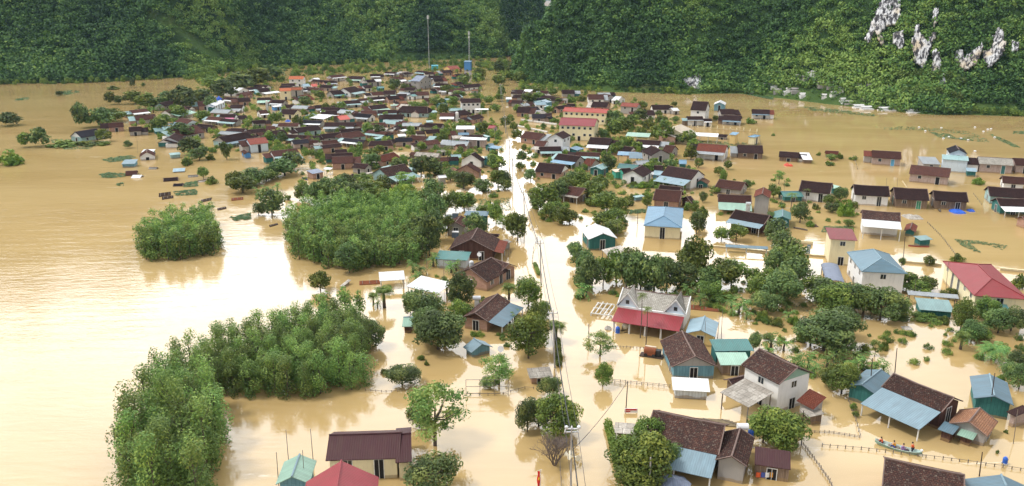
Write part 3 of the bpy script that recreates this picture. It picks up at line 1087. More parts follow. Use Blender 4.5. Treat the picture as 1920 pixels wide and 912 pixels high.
        if 'blind' not in o:
            nst = 2 if he > 4.3 else 1
            dn = 3.4 if 'dense' not in o else 2.2
            front_openings(root, -X + .3, X - .3, -Y, he, wall, far, o['door'], nst, dn)
            # the end that the camera can see
            camv = Vector((0, 0, 0)) - Vector((mid.x, mid.y, 0))
            sx = 1 if camv.dot(d) > 0 else -1
            if kind != 'shed' and w > 2.2 and not ('noend' in o):
                front_openings(root, -Y + .3, Y - .3, sx * X, he, wall, far, o['door'], nst, 4.2, sx, 'y')
    # awnings
    for key, sgn in (('aw', -1), ('aw2', 1)):
        if o.get(key):
            v = o[key]
            am = ROOFS[v[0]][0]
            dep = float(v[1:] or 2)
            zt = he - .03
            drop = min(.22 * dep, max(.1, zt - 1.0))
            m4 = MB()
            y0, y1 = sgn * (w - .25), sgn * (w + dep)
            q = [(-hl + .1, y1, zt - drop), (hl - .1, y1, zt - drop), (hl - .1, y0, zt + .02), (-hl + .1, y0, zt + .02)]
            m4.slab(q if sgn < 0 else q[::-1], .05)
            m4.build('awning', am, root)
            npst = max(2, int(2 * hl / 3.4) + 1)
            for i in range(npst):
                xx = -hl + .3 + (2 * hl - .6) * i / (npst - 1)
                m5 = MB()
                m5.tube((xx, y1 - sgn * .25, -1.5), (xx, y1 - sgn * .25, zt - drop - .03), .1 if not far else .08, None, 6)
                m5.build('post', 'concrete_light', root)
    if kind == 'gable' and py_add(ay) and not open_ and 'sh' not in o and hl > 2.2 and he < 3.5:
        RS = random.Random(int(ax * 7 + ay * 13))
        s = RS.choice((-1, 1))
        wd, dp, hz = RS.uniform(2.0, 3.6), w * RS.uniform(.6, 1.0), he * RS.uniform(.75, 1.0)
        xa, xb = s * (hl - .2), s * (hl + wd)
        yo = RS.uniform(-.3, .5) * w
        x0_, x1_ = min(xa, xb), max(xa, xb)
        m6 = MB()
        m6.slab([(x0_, yo - dp, hz), (x1_, yo - dp, hz), (x1_, yo + dp * .6, hz + dp * .5), (x0_, yo + dp * .6, hz + dp * .5)], .08)
        m6.build('side_roof', RS.choice(['tile_rust', 'tile_dark', 'tile_rust', 'tile_dark', 'metal_grey', 'metal_tealpale', 'tile_dark', 'fibre', 'tile_red']), root)
        m7 = MB()
        m7.box(x0_ + .25, x1_ - .25, yo - dp + .25, yo + dp * .5, -1.5, hz - .03)
        m7.build('side_room', RS.choice(['wall_brick', 'wall_grey', 'wall_white', 'wall_teal', 'wall_plank']), root)
    cat = 'shed' if root.name.startswith('shed') else 'house'
    if label:
        tag(root, label, cat)
    else:
        ds = ROOFS[roof][1]
        if open_:
            ds += ' open shed'
        else:
            ds += ' ' + ('shed' if cat == 'shed' else 'house') + ', ' + WALLS[wall][1] + ' walls'
        px, py = proj((mid.x, mid.y, 2))
        tag(root, None, cat)
        AUTO.append((root, ds, px, py))
    root['front_w'] = w
    root['half_len'] = hl
    root['ridge_z'] = zr
    root['eave_z'] = he
    return root


# tiles of the photograph: origin and enlargement of the coordinates below
HT = [
 (220, 130, 7.354, '''
170 570 400 545 205 610 r w aw=w2
232 640 520 620 232 708 r g
655 570 930 520 692 622 r w aw=p4.5 he=2.8 |white gabled house with a long pale green awning|green awning house
575 470 760 425 612 525 b g gb=t
895 410 1225 345 955 452 r w aw=w1 he=2.4
1100 450 1290 440 1078 515 r k
1280 482 1420 425 1330 515 w l he=3
1160 390 1330 372 1150 415 g g 1 he=2.4 sh
1500 245 1740 258 1490 292 w w he=3.5
1690 330 1810 305 1715 378 r k
1650 400 1820 390 1640 455 b k
1565 490 1740 490 1560 542 b w aw=g4
1420 620 1640 620 1398 668 b w aw=P4.5 he=2.4 |brown tiled house with a bright pink metal awning on posts|pink awning house
1660 642 1780 635 1668 695 b w
1040 700 870 670 985 762 r T aw=s3.5 gb=l
800 820 1060 770 700 910 r g he=2.6
'''),
 (0, 200, 4, '''
560 190 722 164 606 236 k T sl=.6 gb=w |blackish roofed teal house alone at the river edge of the village|lone teal house
810 125 925 118 802 160 r k
965 155 1062 150 938 190 b g
1290 175 1478 145 1262 240 r g he=2.4
1262 230 1312 200 1348 276 b t gb=w he=1.8
1637 228 1850 190 1668 277 b T aw=s2 gb=g
1848 242 1990 228 1862 288 q l he=3.4 |bluish white house under a salmon red tiled roof by the water|salmon roofed white house
1830 322 1860 342 1836 358 r b sh he=1.8 |small blue plank shack with a brown roof at the water's edge|blue shack
1078 322 1166 320 1030 346 w t 1 he=1.6 sh
1100 342 1104 318 1162 388 r w he=1.4 sl=.6
935 398 1035 395 932 432 S s 1 he=1.3 sh blind
1265 350 1345 342 1262 368 T T 1 he=1.4 sh blind
1300 465 1390 460 1300 490 S g 1 he=.35 sh blind
1225 538 1335 530 1228 562 b w he=.15 sh blind sl=.3
995 515 1065 515 1000 535 w w he=.1 sh blind
942 485 1030 480 946 516 r g he=.3 sh blind
1120 455 1180 455 1118 470 F g he=.1 sh blind
1302 580 1375 578 1308 598 k w he=.1 sh blind
1410 517 1485 512 1410 531 F g he=.1 sh blind
1485 558 1545 550 1485 569 f g he=.1 sh blind
1480 330 1530 330 1478 346 f g 1 he=.7 sh blind
'''),
 (470, 130, 7.354, '''
535 95 740 95 508 138 o w he=4.6 |white two storey house with an orange tiled roof below the hill|orange roofed white house
420 200 610 195 408 236 b w
395 260 552 255 368 305 o c he=5.2 |cream two storey house with orange tiles and a columned porch|orange roofed cream house
560 250 715 250 560 288 o g he=4.2
90 265 240 255 60 320 b g
150 325 360 300 140 352 w O 1 he=2.4
90 395 280 390 62 432 b w aw=p4
830 205 910 202 822 242 x w |small white house with a bright red roof among dark ones|small red roof
710 205 800 200 703 242 S l he=3
670 362 800 345 722 440 R c gb=t he=2.2
1085 300 1250 285 1178 352 b g aw=t2.5
1275 262 1440 235 1362 332 b w aw=T3 he=2.6
1080 90 1270 70 1060 128 r w he=2.8 aw=w1.5
850 125 930 118 840 150 w w sh
1380 95 1560 100 1395 140 b w aw=p2.5
1582 150 1700 140 1532 192 b g he=2.8
1700 140 1800 138 1718 170 w g he=3
1540 225 1660 215 1510 272 b w
1740 240 1830 235 1735 264 t t sh
1650 320 1815 308 1620 368 r w
1480 410 1600 400 1478 442 r w aw=g3
1622 505 1850 482 1562 572 b w aw=p4 he=2.8 |large dark tiled white house with pale green porch roof over a green shed|
870 500 1030 490 802 552 b c aw=g2.5
1070 510 1160 505 1042 547 b g
1190 570 1030 575 1140 636 b g
650 560 440 550 618 628 b c he=2.4
760 640 860 610 806 695 S t he=1.8 sh blind
930 620 1130 638 820 672 w O he=3.2 sl=.15 |broad white canopy on tall white posts between brown roofs|white canopy
1180 645 1325 632 1200 705 x g
100 570 220 560 92 622 r w aw=w1.5
280 505 400 492 270 530 w b 1 sh
480 490 600 485 470 532 b g
20 710 190 698 2 760 b g
210 790 335 785 205 830 r c
'''),
 (480, 220, 7.354, '''
130 200 385 170 180 272 b t gb=w
530 152 850 110 602 213 b T gb=w he=2.2
950 72 1370 72 930 132 b T aw=g2.5 gb=t he=2.4
1170 222 1420 190 1205 300 r T h he=2.2
900 330 1120 312 930 402 r s aw=g1.5
745 318 858 318 762 378 r g
765 402 860 388 772 432 r k sh
1085 450 1250 440 1012 520 b g
1045 545 1340 535 1070 642 r k he=2.2
1365 632 1555 650 1290 692 b g
960 690 1062 697 912 716 w O 1 he=1.9
690 735 850 707 710 795 G k 1 he=2 |pink brick box with a flat slate blue roof beside the water|slate roofed brick box
1580 330 1860 325 1545 397 b k h
1650 545 1900 482 1742 620 R k
1720 690 1860 655 1820 690 T T 1 he=1.5 sh
1600 285 1722 265 1642 306 T t 1 he=1.4 sh blind
1200 860 1330 782 1240 912 b g
1500 770 1600 750 1490 790 f g 1 sh
200 470 560 430 236 548 r w aw=T3.5 he=2.6 |white house with reddish tiles and a pale teal porch roof|
'''),
 (700, 110, 7.354, '''
795 88 890 86 798 102 C C 1 he=3.6 blind |small bright cyan building under the tall thin mast|cyan building
1010 105 1150 95 1050 152 q y he=2.6 |yellow house with a salmon red roof near the two masts|yellow house
930 165 1070 155 912 205 b k
1120 215 1290 205 1110 250 b w
400 195 480 185 392 226 b g
240 260 370 250 240 296 r g
595 232 722 238 550 312 G g he=5.5 |grey two storey house with a slate blue roof in the far village|slate blue roofed house
440 345 608 345 445 392 b w
255 330 340 330 232 372 r g
820 275 950 270 815 322 b g
1235 365 1460 345 1222 412 b w
1120 330 1200 320 1110 372 b g
1105 420 1230 405 1092 466 r g
1062 500 1180 490 1052 542 b g
582 460 760 455 580 512 r w
140 440 310 440 130 492 b g
320 490 460 490 290 542 b g
180 520 340 510 182 572 b k
345 590 450 580 350 626 a k
232 635 390 630 215 652 p g 1 he=1.8 sh
752 545 930 540 700 597 r k
978 555 1050 548 975 577 T t sh
892 620 1000 610 886 652 t t sh
500 500 572 490 490 532 t w sh
345 300 440 290 340 322 w g sh
470 300 540 295 460 322 T g sh
1265 28 1362 30 1262 44 B b 1 he=7 blind |tall narrow bright blue building under the lattice mast|blue tower building
1200 555 1475 550 1202 612 b w he=5.5 dense |white two storey house with a black tiled roof by the flooded street|white street house
1400 690 1590 690 1388 706 w O 1 he=3
400 655 745 665 332 745 b T h he=2.2 |broad hipped brown roof over pale teal walls in the village middle|
568 732 615 700 612 776 r w sh
1142 722 1262 712 1112 792 b k h
1310 800 1462 765 1382 848 b k gb=l
920 750 1122 750 892 802 r k aw=w3
150 770 420 770 118 842 b g aw=g2 he=2.2
720 855 812 850 712 882 T T 1 he=1.3 sh blind
762 720 862 715 752 747 T t 1 sh
1350 430 1440 425 1345 446 a g sh
930 450 1002 448 928 466 w g sh
'''),
 (720, 220, 7.354, '''
562 175 780 162 530 232 b y he=2.6 |yellow house with dark tiles standing in open flood water|yellow walled house
872 195 990 190 900 252 r k
1000 118 1255 118 985 166 w i 1 he=2.4
1312 122 1350 108 1362 156 g t sh he=1.8
1452 110 1542 115 1420 152 z g
1020 215 1170 212 1012 247 B g sh he=2
930 255 1070 250 915 297 f g 1 he=2
1182 240 1370 252 1180 267 b g
1080 270 1430 285 1040 302 w i 1 he=3.2 sl=.1 |flat white roofed brick building with two dark windows by the street|flat roofed brick building
1385 240 1470 262 1380 262 T t 1 sh
1432 368 1505 362 1492 426 s t he=1.8 sh
1500 388 1635 405 1490 428 B O 1 he=2.2
992 380 1110 370 962 432 r k
1200 510 1255 482 1345 612 b w he=2.4 sl=.6
1370 545 1475 530 1300 640 t t 1 he=2.4 |teal lean-to roof attached between a brown house and street tree|
1140 662 1185 625 1332 742 r k he=2 sl=.55
892 722 960 690 980 765 a k he=1.6 sh
740 810 850 800 745 842 w g sh
922 520 1060 515 940 562 T T sh
720 462 820 445 715 497 f g 1 he=1.5 sh
340 690 470 690 400 752 T t 1 he=1.8 sh
100 147 175 108 162 192 b k he=1.6
210 182 292 165 215 207 w g 1 sh he=1.5
182 235 292 230 175 268 w t 1 sh he=1.4 blind
'''),
 (480, 200, 4, '''
925 466 1115 430 987 528 n T aw=T4 gb=t he=2.6 |brown tiled house with a pale striped lean-to beyond the acacia grove|striped awning house
'''),
 (800, 360, 7.354, '''
540 258 862 268 560 325 s t 1 he=2.6
395 420 470 325 268 480 r g he=2.6
245 315 350 310 240 372 g g 1 sh he=2
610 655 702 496 300 792 n D he=2.4 sl=.5 gb=d aw2=R2 |large weathered brown gabled wooden house with a red side strip|big wooden house
950 690 1112 650 1090 712 f g 1 he=1.8 sh
862 580 1000 585 900 612 b g sh
'''),
 (480, 420, 4, '''
1375 198 1615 210 1365 264 t v 1 he=2.2 blind |teal shed roof over a pale metal wall before the wooden house|teal roofed pale shed
1600 335 1765 252 1667 474 n k he=2.2 |long weathered tiled brick house curving behind a round dark tree|curved tile house
1900 300 1770 256 1868 366 n k he=2.4
1640 668 1812 525 1714 758 n k aw=s2.8 gb=d he=2.2 |brick house with weathered tiles and a grey blue side awning|grey awning brick house
920 362 1108 350 920 430 w O 1 he=2 |small flat white canopy on posts below the acacia grove|flat white canopy
1240 388 1475 442 1176 480 w O 1 he=2.2 |large bright white slanted roof among palms and dark trees|large white slanted roof
690 416 715 420 652 470 f g 1 he=.4 sh blind |tiny grey floating hut between the grove and white canopy|
1105 700 1185 700 1096 770 p D sh he=1.4 |pale green pavilion roof at the flooded channel beside a dark tree|
835 -2 905 -2 775 45 s s sh he=1.4 skip
'''),
 (640, 640, 3.352, '''
885 18 832 -18 778 45 S s he=1.1 sh sl=.5 |small pale blue hut standing in water below the brick house|small blue hut
0 590 368 580 0 752 M c he=3 sl=.42 skip
1165 170 1310 160 1168 235 f k 1 he=1.2 sh |low brick shed with pale patched sheets beside the roadside hedge|
'''),
 (0, 0, 1, '''
617 816 752 812 604 864 M c he=3 sl=.45 |dark maroon roofed cream hall at the bottom of the flooded yard|dark maroon hall
741 815 771 813 741 868 M c he=2.8 blind
640 864 627 945 708 925 z w he=3.2 sl=.6 |rose red roof with a white ridge cut off by the frame|rose red roof
547 894 562 852 519 902 p s he=2.2 sl=.5 sh |pale green gabled hut between four thin rods|pale green hut
'''),
 (960, 420, 4, '''
685 71 622 -4 577 122 w t he=2.8 sl=.4 |dark green metal hall with a bright white roof by the street|white roofed green hall
815 161 930 262 668 192 f O 1 he=1.8 |sagging grey fibre sheet roof behind the green hall|
978 252 1020 255 946 278 g g sh he=1.5
1600 153 1918 170 1600 174 s O 1 he=1.4 |long narrow grey blue roof over the walkway behind the garden|
835 479 1340 549 787 606 F w he=3.4 sl=.55 blind name=villa |big white villa, mottled grey roof, twin dormers and rose awning|grey tiled villa
1415 797 1446 692 1302 818 S y he=2.2 |small pale blue gabled house with tan walls beside the villa|
'''),
 (1040, 640, 3.352, '''
885 96 800 -64 748 186 n s he=2.2 gb=g |weathered brown gabled roof over blue metal walls beyond the silvery box|brown gable above silvery box
972 -12 1212 -16 968 64 t t 1 he=2.6
1010 70 1200 70 1040 150 p d 1 he=2
735 222 965 236 730 306 w v skip
735 224 965 236 731 306 w v 1 he=1.5 sl=.25 blind |silvery metal box hut standing in front of the brown gable|silvery box hut
1530 165 1288 48 1470 302 n w he=4.9 gb=p |white upstairs house with weathered tiles and a pale green gable|upstairs house
1195 232 1378 322 1072 338 f O 1 he=2.7 |big canopy of grey fibre sheets on concrete posts|big fibre canopy
1090 240 1190 216 1120 275 b d sh he=2
620 436 1072 527 575 618 n g he=2.8 aw=S4 sl=.5 door=wood_door |weathered tiled house with wide pale blue awning behind two mango trees|mango tree house
1112 724 1166 548 1004 758 n g he=2.8 |steep weathered gable wing joined beside the wide pale blue awning|
1260 660 1482 692 1245 772 M d 1 he=1.9 sl=.3 ovh=.15 |small maroon roofed plank stall hung with laundry|laundry stall
380 508 530 520 380 576 f d 1 he=1 sh blind |rotting plank shack behind the bright green hedge|
'''),
 (1440, 640, 3.352, '''
262 298 368 352 130 347 R g 1 he=2.2 sl=.5 |rusty red and brown lean-to house beneath the upstairs house|
300 402 356 456 216 446 f d 1 he=1.4 sh blind
588 274 712 177 655 354 s t he=2.4 |dark teal hut joined to the long blue porch house|porch side hut
790 203 1170 355 736 296 n D he=3 aw=S5 sl=.5 |long weathered tile house with blue porch on thick white columns|blue porch house
1262 508 1332 420 1366 618 a g he=1.8 |small tan orange tiled gable at the end of the blue porch house|tan gable house
1110 502 1205 536 1086 560 s D 1 he=1.6 sh
1215 546 1316 580 1196 590 p D 1 he=1.3 sh |tiny pale green roofed wood hut beside the tan gable|
1425 345 1392 205 1294 362 s t he=2.6 blind |teal gabled barn standing alone by the tall dark pole|lone teal barn
1600 400 1660 430 1570 480 b i 1 he=2
735 735 1235 842 700 905 n k he=2.6 |weathered tiled roof with brick end cut off by the frame, behind it the boat|frame edge tile roof
1500 912 1465 838 1252 930 s s he=2.2 |steel blue roof cut off by the frame beside the weathered tiles|
'''),
 (1440, 420, 4, '''
850 258 790 190 702 357 s w h he=4.6 sl=.45 |large hipped steel blue roof over the white commune hall|large steel blue hall
430 26 632 38 440 112 m c 1 he=6 sl=.08 |cream tower block with a flat maroon roof joined to the hall|cream tower block
512 414 466 282 432 422 G O v he=3 |barrel vaulted grey carport roof beside the white hall|grey vaulted carport
1680 410 1572 305 1552 545 m c h he=4 sl=.35 |wide hipped maroon roof over the cream flooded school|wide maroon roof
1100 552 1355 572 1105 640 T t 1 he=1.6 blind |low pale teal shed with dark wall behind the tree row|low pale teal shed
1040 500 1420 530 1040 530 g O 1 he=2.2 |long thin grey walkway roof behind the low teal shed|
1590 590 1790 605 1590 642 t t 1 he=2.2 |teal roof half hidden by trees below the maroon school|
1090 92 1185 84 1106 128 T t 1 he=1.7 sh |small teal boat hut with red rafts in front of it|teal boat hut
1065 38 1082 -8 1012 66 R t he=1.3 sh
'''),
 (1440, 200, 4, '''
85 336 235 345 86 378 b d he=1.6
236 344 308 346 232 398 w d 1 he=1.4 sh
430 331 530 336 428 366 R g he=.8 sh
780 328 1000 341 778 382 r i door=blue_door he=2.6 win=1 |brick house with two bright blue doors alone in the water|blue door house
1575 376 1832 390 1600 430 F i door=teal_door he=3 |brick house with a mottled grey tile roof and teal doors|teal door house
1838 386 1990 392 1855 440 r i he=2.8
705 776 992 798 694 840 n w he=4 aw=w4 blind |tall open house with a wide white awning on six posts|white porch house
940 606 1195 620 955 692 b d he=2.6 door=green_door |dark tiled plank house with a green panel between two similar houses|green panel house
1235 630 1490 645 1245 702 b d he=2.6 |dark tiled plank house above two blue tarps|tarp house
640 585 905 599 662 662 b w he=3 door=glass_dark |white house with dark tiles and two wide dark doorways|two doorway house
252 554 485 576 235 633 b w he=2.8
490 585 545 600 492 614 p t 1 he=2.2 sh
25 874 58 834 -2 888 T w he=2.6 sl=.5
122 868 135 858 94 888 s t he=2 sl=.45
'''),
 (1700, 260, 5.068, '''
500 106 466 62 402 132 k l he=5.4 |pale blue two storey house with a black tiled gable|pale blue two storey house
335 150 585 168 340 196 T l 1 he=4.2 blind
42 250 422 285 52 336 r i he=2.7
105 170 272 176 150 240 g g 1 he=2.5
560 275 660 282 600 312 S t 1 he=1.8 sh
905 355 1120 370 918 422 r w he=2
770 455 1130 478 792 546 b T he=2.4
850 566 1130 574 872 642 b t he=2.4 aw=w3
1092 742 1160 738 1042 802 R k he=2
'''),
 (1300, 330, 7.354, '''
355 45 720 90 292 152 r g he=1.8
340 250 800 272 320 357 r k he=2.4 aw=p4.5 |reddish tiled house with a pale green awning before the red twin gable|
950 248 972 158 828 302 R g he=5 |two storey grey house with a red tiled twin gable and balcony|red gable house
580 464 1058 548 520 587 b D he=2.8 aw=S2.5 |dark plank house with black brown tiles and pale blue eaves|dark plank house
105 60 132 18 206 112 a t he=1.4
1230 560 1233 460 1348 624 t t he=2.4
1120 672 1305 706 1072 732 S w 1 he=1.6 sh
1205 215 1480 212 1192 292 t t he=1.6
'''),
 (960, 200, 4, '''
1138 822 1149 752 985 893 B c h he=3.2 sl=.3 |pyramid sky blue roof over a cream hall behind the green hall|sky blue pyramid roof
1078 618 1276 633 1064 702 r k he=2.2
1308 676 1342 672 1226 742 b D he=1.8
325 206 386 182 366 250 b w he=5.8 gb=w |slim white two storey house with a white gable and balcony|slim white house
1120 324 1042 293 1062 376 b g he=3 |dark tiled house with a big grey gable behind blue canopies|grey gable house
935 247 1115 257 929 283 b w aw=w2.5 he=2.2
1152 288 1226 295 1162 346 r g
1400 275 1616 291 1386 331 R w aw=g2.5 he=3 |white house with a brick red roof and grey awning|brick red roofed house
1690 287 1880 293 1689 346 b d he=2.2
1812 214 1822 211 1762 250 B c h he=3.2 sl=.35 |small cream pavilion with a blue pyramid roof|small blue pyramid pavilion
1655 190 1705 195 1660 213 B y 1 he=4 |slim yellow gate building with a small blue roof|yellow gatehouse
1343 192 1552 203 1342 218 w O 1 he=2.6 |long narrow white roofed open shed by the pillared fence|long white open shed
1556 206 1622 211 1555 226 b g 1 he=1.2 sh
1204 166 1268 132 1300 232 c c he=3.4 sl=.4 |cream hall with a pale stained sheet roof beside big trees|cream hall
868 192 1042 201 864 222 p O 1 he=2.6 |pale green open shed roof between tree crowns|
1170 445 1402 480 1146 520 b w he=3.2 aw=S4.5 |white house with black tiles and wide pale blue porch roof|
1068 480 1168 490 1060 512 S s he=2
905 672 970 660 900 690 T s 1 he=1.3 sh
1252 400 1310 402 1248 430 B t he=1.5 sh
1045 790 1180 790 1046 826 b w skip
'''),
 (980, 250, 7.354, '''
1515 513 1650 438 1666 606 b w he=2.8 |white gabled house with an orange door near the palm garden|orange door house
1352 490 1482 480 1342 560 b n he=2.6 blind
1222 502 1358 486 1156 552 c n 1 he=2.6 blind
1330 418 1600 440 1330 485 t t he=2.2
1005 462 1114 416 1086 508 T t he=2.4 |small teal gabled shed with a dark window behind a round tree|teal gable shed
882 345 1010 360 922 452 R g he=1.8
1005 802 1086 858 906 850 f d 1 he=1.6 sh
490 706 865 762 481 826 r d aw=f1.2 he=2.2 gb=y |reddish tiled plank house with a yellow gable behind round trees|
225 405 590 435 196 532 b k he=2 gb=w
490 280 800 320 442 362 b g aw=B2.5 he=2.2
930 55 1230 72 896 152 b k aw=w3.2 he=2.8 gb=g |dark tiled brick house with a broad white metal awning|
200 100 340 112 142 176 r w aw=f3 he=2.6
640 202 742 176 702 252 B t 1 he=1.8 sh
1320 250 1600 262 1266 298 B O 1 he=3
1462 265 1645 268 1562 348 s O 1 he=2.6
'''),
 (940, 150, 7.354, '''
875 375 1482 402 852 434 x c he=5.6 dense |long two storey cream school with a bright red roof|bright red school
830 518 1322 537 785 622 z c he=6.2 dense |two storey cream school block with a rose red roof|rose red school
330 710 592 740 302 802 r k he=2.2
1670 310 1902 326 1662 362 q g he=4 |grey two storey house with a salmon red roof below the hill|salmon roofed grey house
1190 200 1410 200 1172 272 r w he=2.4
1412 190 1512 210 1392 262 r g
1262 300 1482 310 1242 372 b k
1570 225 1662 232 1512 282 w w
832 140 1010 140 822 192 b g
150 135 310 140 142 192 b w
330 130 440 135 320 167 w g 1 sh
262 330 362 320 212 372 g g sh
232 370 400 375 212 452 b k
452 305 602 300 402 352 S w he=2.4
602 270 702 300 592 302 S s 1 he=3 sh
622 350 690 355 612 377 T t 1 sh
482 430 582 425 372 487 f g 1 he=1.8
422 470 612 470 402 532 k i
622 510 692 500 582 552 k d
742 370 882 345 722 422 b k
682 240 802 240 672 287 b g
832 260 892 250 812 292 f w sh
902 330 1020 330 892 362 b g
542 150 652 155 532 187 r g
62 240 142 240 42 267 w s sh
150 280 300 285 132 322 b g
'''),
 (960, 0, 4, '''
925 830 1062 828 925 868 b w
1046 788 1182 788 1046 824 b w
1190 812 1240 810 1186 834 w g sh
'''),
 (1180, 160, 7.354, '''
880 220 1092 230 852 342 b w he=5.6 |white two storey house with black tiles below the limestone foot|black tiled white house
790 430 1010 430 780 478 b w he=2.8 aw=g1
1018 462 1130 462 1012 500 b w he=2.4 aw=w1
1245 235 1262 205 1336 246 w s he=3.4 sl=.45
1242 330 1440 330 1212 402 b g
1300 410 1552 422 1290 482 b w aw=s1.8
1690 330 1935 338 1662 392 b w aw=s1.5 he=2.4
'''),
]
HOUSES = []
for ox, oy, sc_, txt in HT:
    for line in txt.strip().splitlines():
        if ' skip' in line:
            continue
        parts = line.split('|')
        tk = parts[0].split()
        c6 = [float(v) for v in tk[:6]]
        c6 = [v / sc_ + (ox if i % 2 == 0 else oy) for i, v in enumerate(c6)]
        lab = parts[1].strip() if len(parts) > 1 else None
        h = house(*c6, tk[6], tk[7], ' '.join(t for t in tk[8:] if not t.startswith('name=')), lab)
        HOUSES.append(h)
        if len(parts) > 2 and parts[2].strip():
            q = proj(h.location + Vector((0, 0, 2)))
            LAND.append((parts[2].strip(), q[0], q[1]))
            h['lm'] = 1
        if (lab or '').startswith('big white villa'):
            VILLA = h

# further small houses packed between the ones measured above
rs_ = random.Random(21)
_area = [([(250, 245), (330, 195), (470, 160), (700, 142), (880, 140), (930, 150), (935, 290), (840, 320), (640, 310), (500, 262), (400, 262), (300, 262)], 62),
         ([(975, 172), (1050, 170), (1150, 180), (1190, 200), (1050, 196), (1040, 230), (985, 225)], 6), ([(980, 270), (1230, 290), (1290, 340), (1280, 385), (1180, 345), (1000, 330)], 6)]
_pl = [(h.location.x, h.location.y, max(h['half_len'], h['front_w'])) for h in HOUSES]
for poly, n in _area:
    xs, ys = [p[0] for p in poly], [p[1] for p in poly]
    k = t_ = 0
    while k < n and t_ < 6000:
        t_ += 1
        x, y = rs_.uniform(min(xs), max(xs)), rs_.uniform(min(ys), max(ys))
        if not inpoly(x, y, poly):
            continue
        p = P(x, y)
        if abs(x - interp(y, [(150, 914), (200, 930), (270, 955), (350, 975), (450, 1000)])) < 22:
            continue
        if any(math.hypot(p.x - a, p.y - b) < r + 3.4 for a, b, r in _pl):
            continue
        sc = ppm(y)
        wl, hh = rs_.uniform(6, 9.5) * sc, rs_.uniform(1.5, 2.3)
        sk = rs_.uniform(-.12, .12)
        dd = hh * sc
        ys_ = y - 3.2 * sc
        roof = rs_.choice('bbbrrrbbkbrbTgf')
        wall = rs_.choice('kgwkiTdg')
        h = house(x - wl / 2, ys_ - sk * wl / 2, x + wl / 2, ys_ + sk * wl / 2, x - wl / 2 - 1, ys_ - sk * wl / 2 + dd * .85, roof, wall, rs_.choice(['', 'aw=w1.5', 'aw=T2', '', 'aw=g2', 'gb=w']) if roof in 'bkr' else 'he=1.7')
        HOUSES.append(h)
        _pl.append((h.location.x, h.location.y, max(h['half_len'], h['front_w'])))
        k += 1

# ---------------------------------------------------------------- trees
def crown_clumps(kind, rng):
    cl = []
    if kind == 'acacia':       # slim crowns of young plantation trees, total height 6, radius 1.6
        for k in range(13):
            t = rng.random()
            z = 1.0 + 5.0 * t
            rr = 1.35 * math.sin(math.pi * min(1, .28 + .72 * t)) ** .7 * rng.uniform(.25, .8)
            a = rng.uniform(0, 6.28)
            s = rng.uniform(.5, .95)
            cl.append([rr * math.cos(a), rr * math.sin(a), z, s, s, s * 1.05, rng.normal(.5, .2)])
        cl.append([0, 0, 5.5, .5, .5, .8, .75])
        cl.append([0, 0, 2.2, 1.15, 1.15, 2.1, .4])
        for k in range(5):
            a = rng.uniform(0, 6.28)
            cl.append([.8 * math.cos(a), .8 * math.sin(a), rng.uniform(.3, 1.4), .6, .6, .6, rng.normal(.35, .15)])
    elif kind in ('round', 'dark', 'mango'):   # height 6, radius 3
        for k in range(24):
            a = rng.uniform(0, 6.28)
            u = rng.uniform(-.6, 1)
            q = math.sqrt(max(0, 1 - u * u)) * rng.uniform(.55, 1)
            s = rng.uniform(.65, 1.2)
            cl.append([2.2 * q * math.cos(a), 2.2 * q * math.sin(a), 2.55 + 2.0 * u, s, s, s * .85, rng.normal(.5, .22)])
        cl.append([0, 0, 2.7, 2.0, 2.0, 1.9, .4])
    elif kind == 'airy':
        for k in range(26):
            a = rng.uniform(0, 6.28)
            u = rng.uniform(-.6, 1)
            q = math.sqrt(max(0, 1 - u * u)) * rng.uniform(.3, 1.05)
            s = rng.uniform(.6, 1.05)
            cl.append([2.2 * q * math.cos(a), 2.5 * q * math.sin(a), 3.1 + 2.2 * u, s * 1.25, s * 1.25, s * .6, rng.normal(.5, .25)])
    elif kind == 'bush':       # height 3, radius 3
        for k in range(16):
            a = rng.uniform(0, 6.28)
            q = rng.random() ** .6
            s = rng.uniform(.5, 1.0)
            cl.append([2.3 * q * math.cos(a), 2.3 * q * math.sin(a), .3 + 1.9 * (1 - q * q) * rng.random() + .3, s, s, s * .85, rng.normal(.5, .25)])
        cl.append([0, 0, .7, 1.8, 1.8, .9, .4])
    elif kind == 'column':     # upright tree, height 8, radius 2
        for k in range(20):
            t = rng.random()
            z = 1.6 + 6 * t
            rr = 1.5 * (1 - abs(t - .4)) * rng.uniform(.3, 1)
            a = rng.uniform(0, 6.28)
            s = rng.uniform(.5, .95)
            cl.append([rr * math.cos(a), rr * math.sin(a), z, s, s, s, rng.normal(.5, .22)])
    return cl


def limbs(mb, kind, rng, H, R):
    z0 = -1.5
    top = H * .62
    lean = (rng.uniform(-.3, .3), rng.uniform(-.3, .3))
    r = .05 * H * .55
    if kind == 'acacia':
        r, top = .09, H * .8
    mid = Vector((lean[0] * .5, lean[1] * .5, top * .45))
    tp = Vector((lean[0], lean[1], top))
    mb.tube((0, 0, z0), mid, r * 1.15, r * .85, 7, 0, False)
    mb.tube(mid, tp, r * .85, r * .35, 7, 0, False)
    for k in range(4 if kind == 'acacia' else 7):
        a = rng.uniform(0, 6.28)
        f = rng.uniform(.25, .9)
        s = mid.lerp(tp, f)
        e = s + Vector((math.cos(a) * R * rng.uniform(.4, .75), math.sin(a) * R * rng.uniform(.4, .75), H * rng.uniform(.12, .28)))
        m2 = s.lerp(e, .5) + Vector((0, 0, -.08 * R))
        mb.tube(s, m2, r * .45, r * .3, 5, 0, False)
        mb.tube(m2, e, r * .3, r * .1, 5, 0, False)


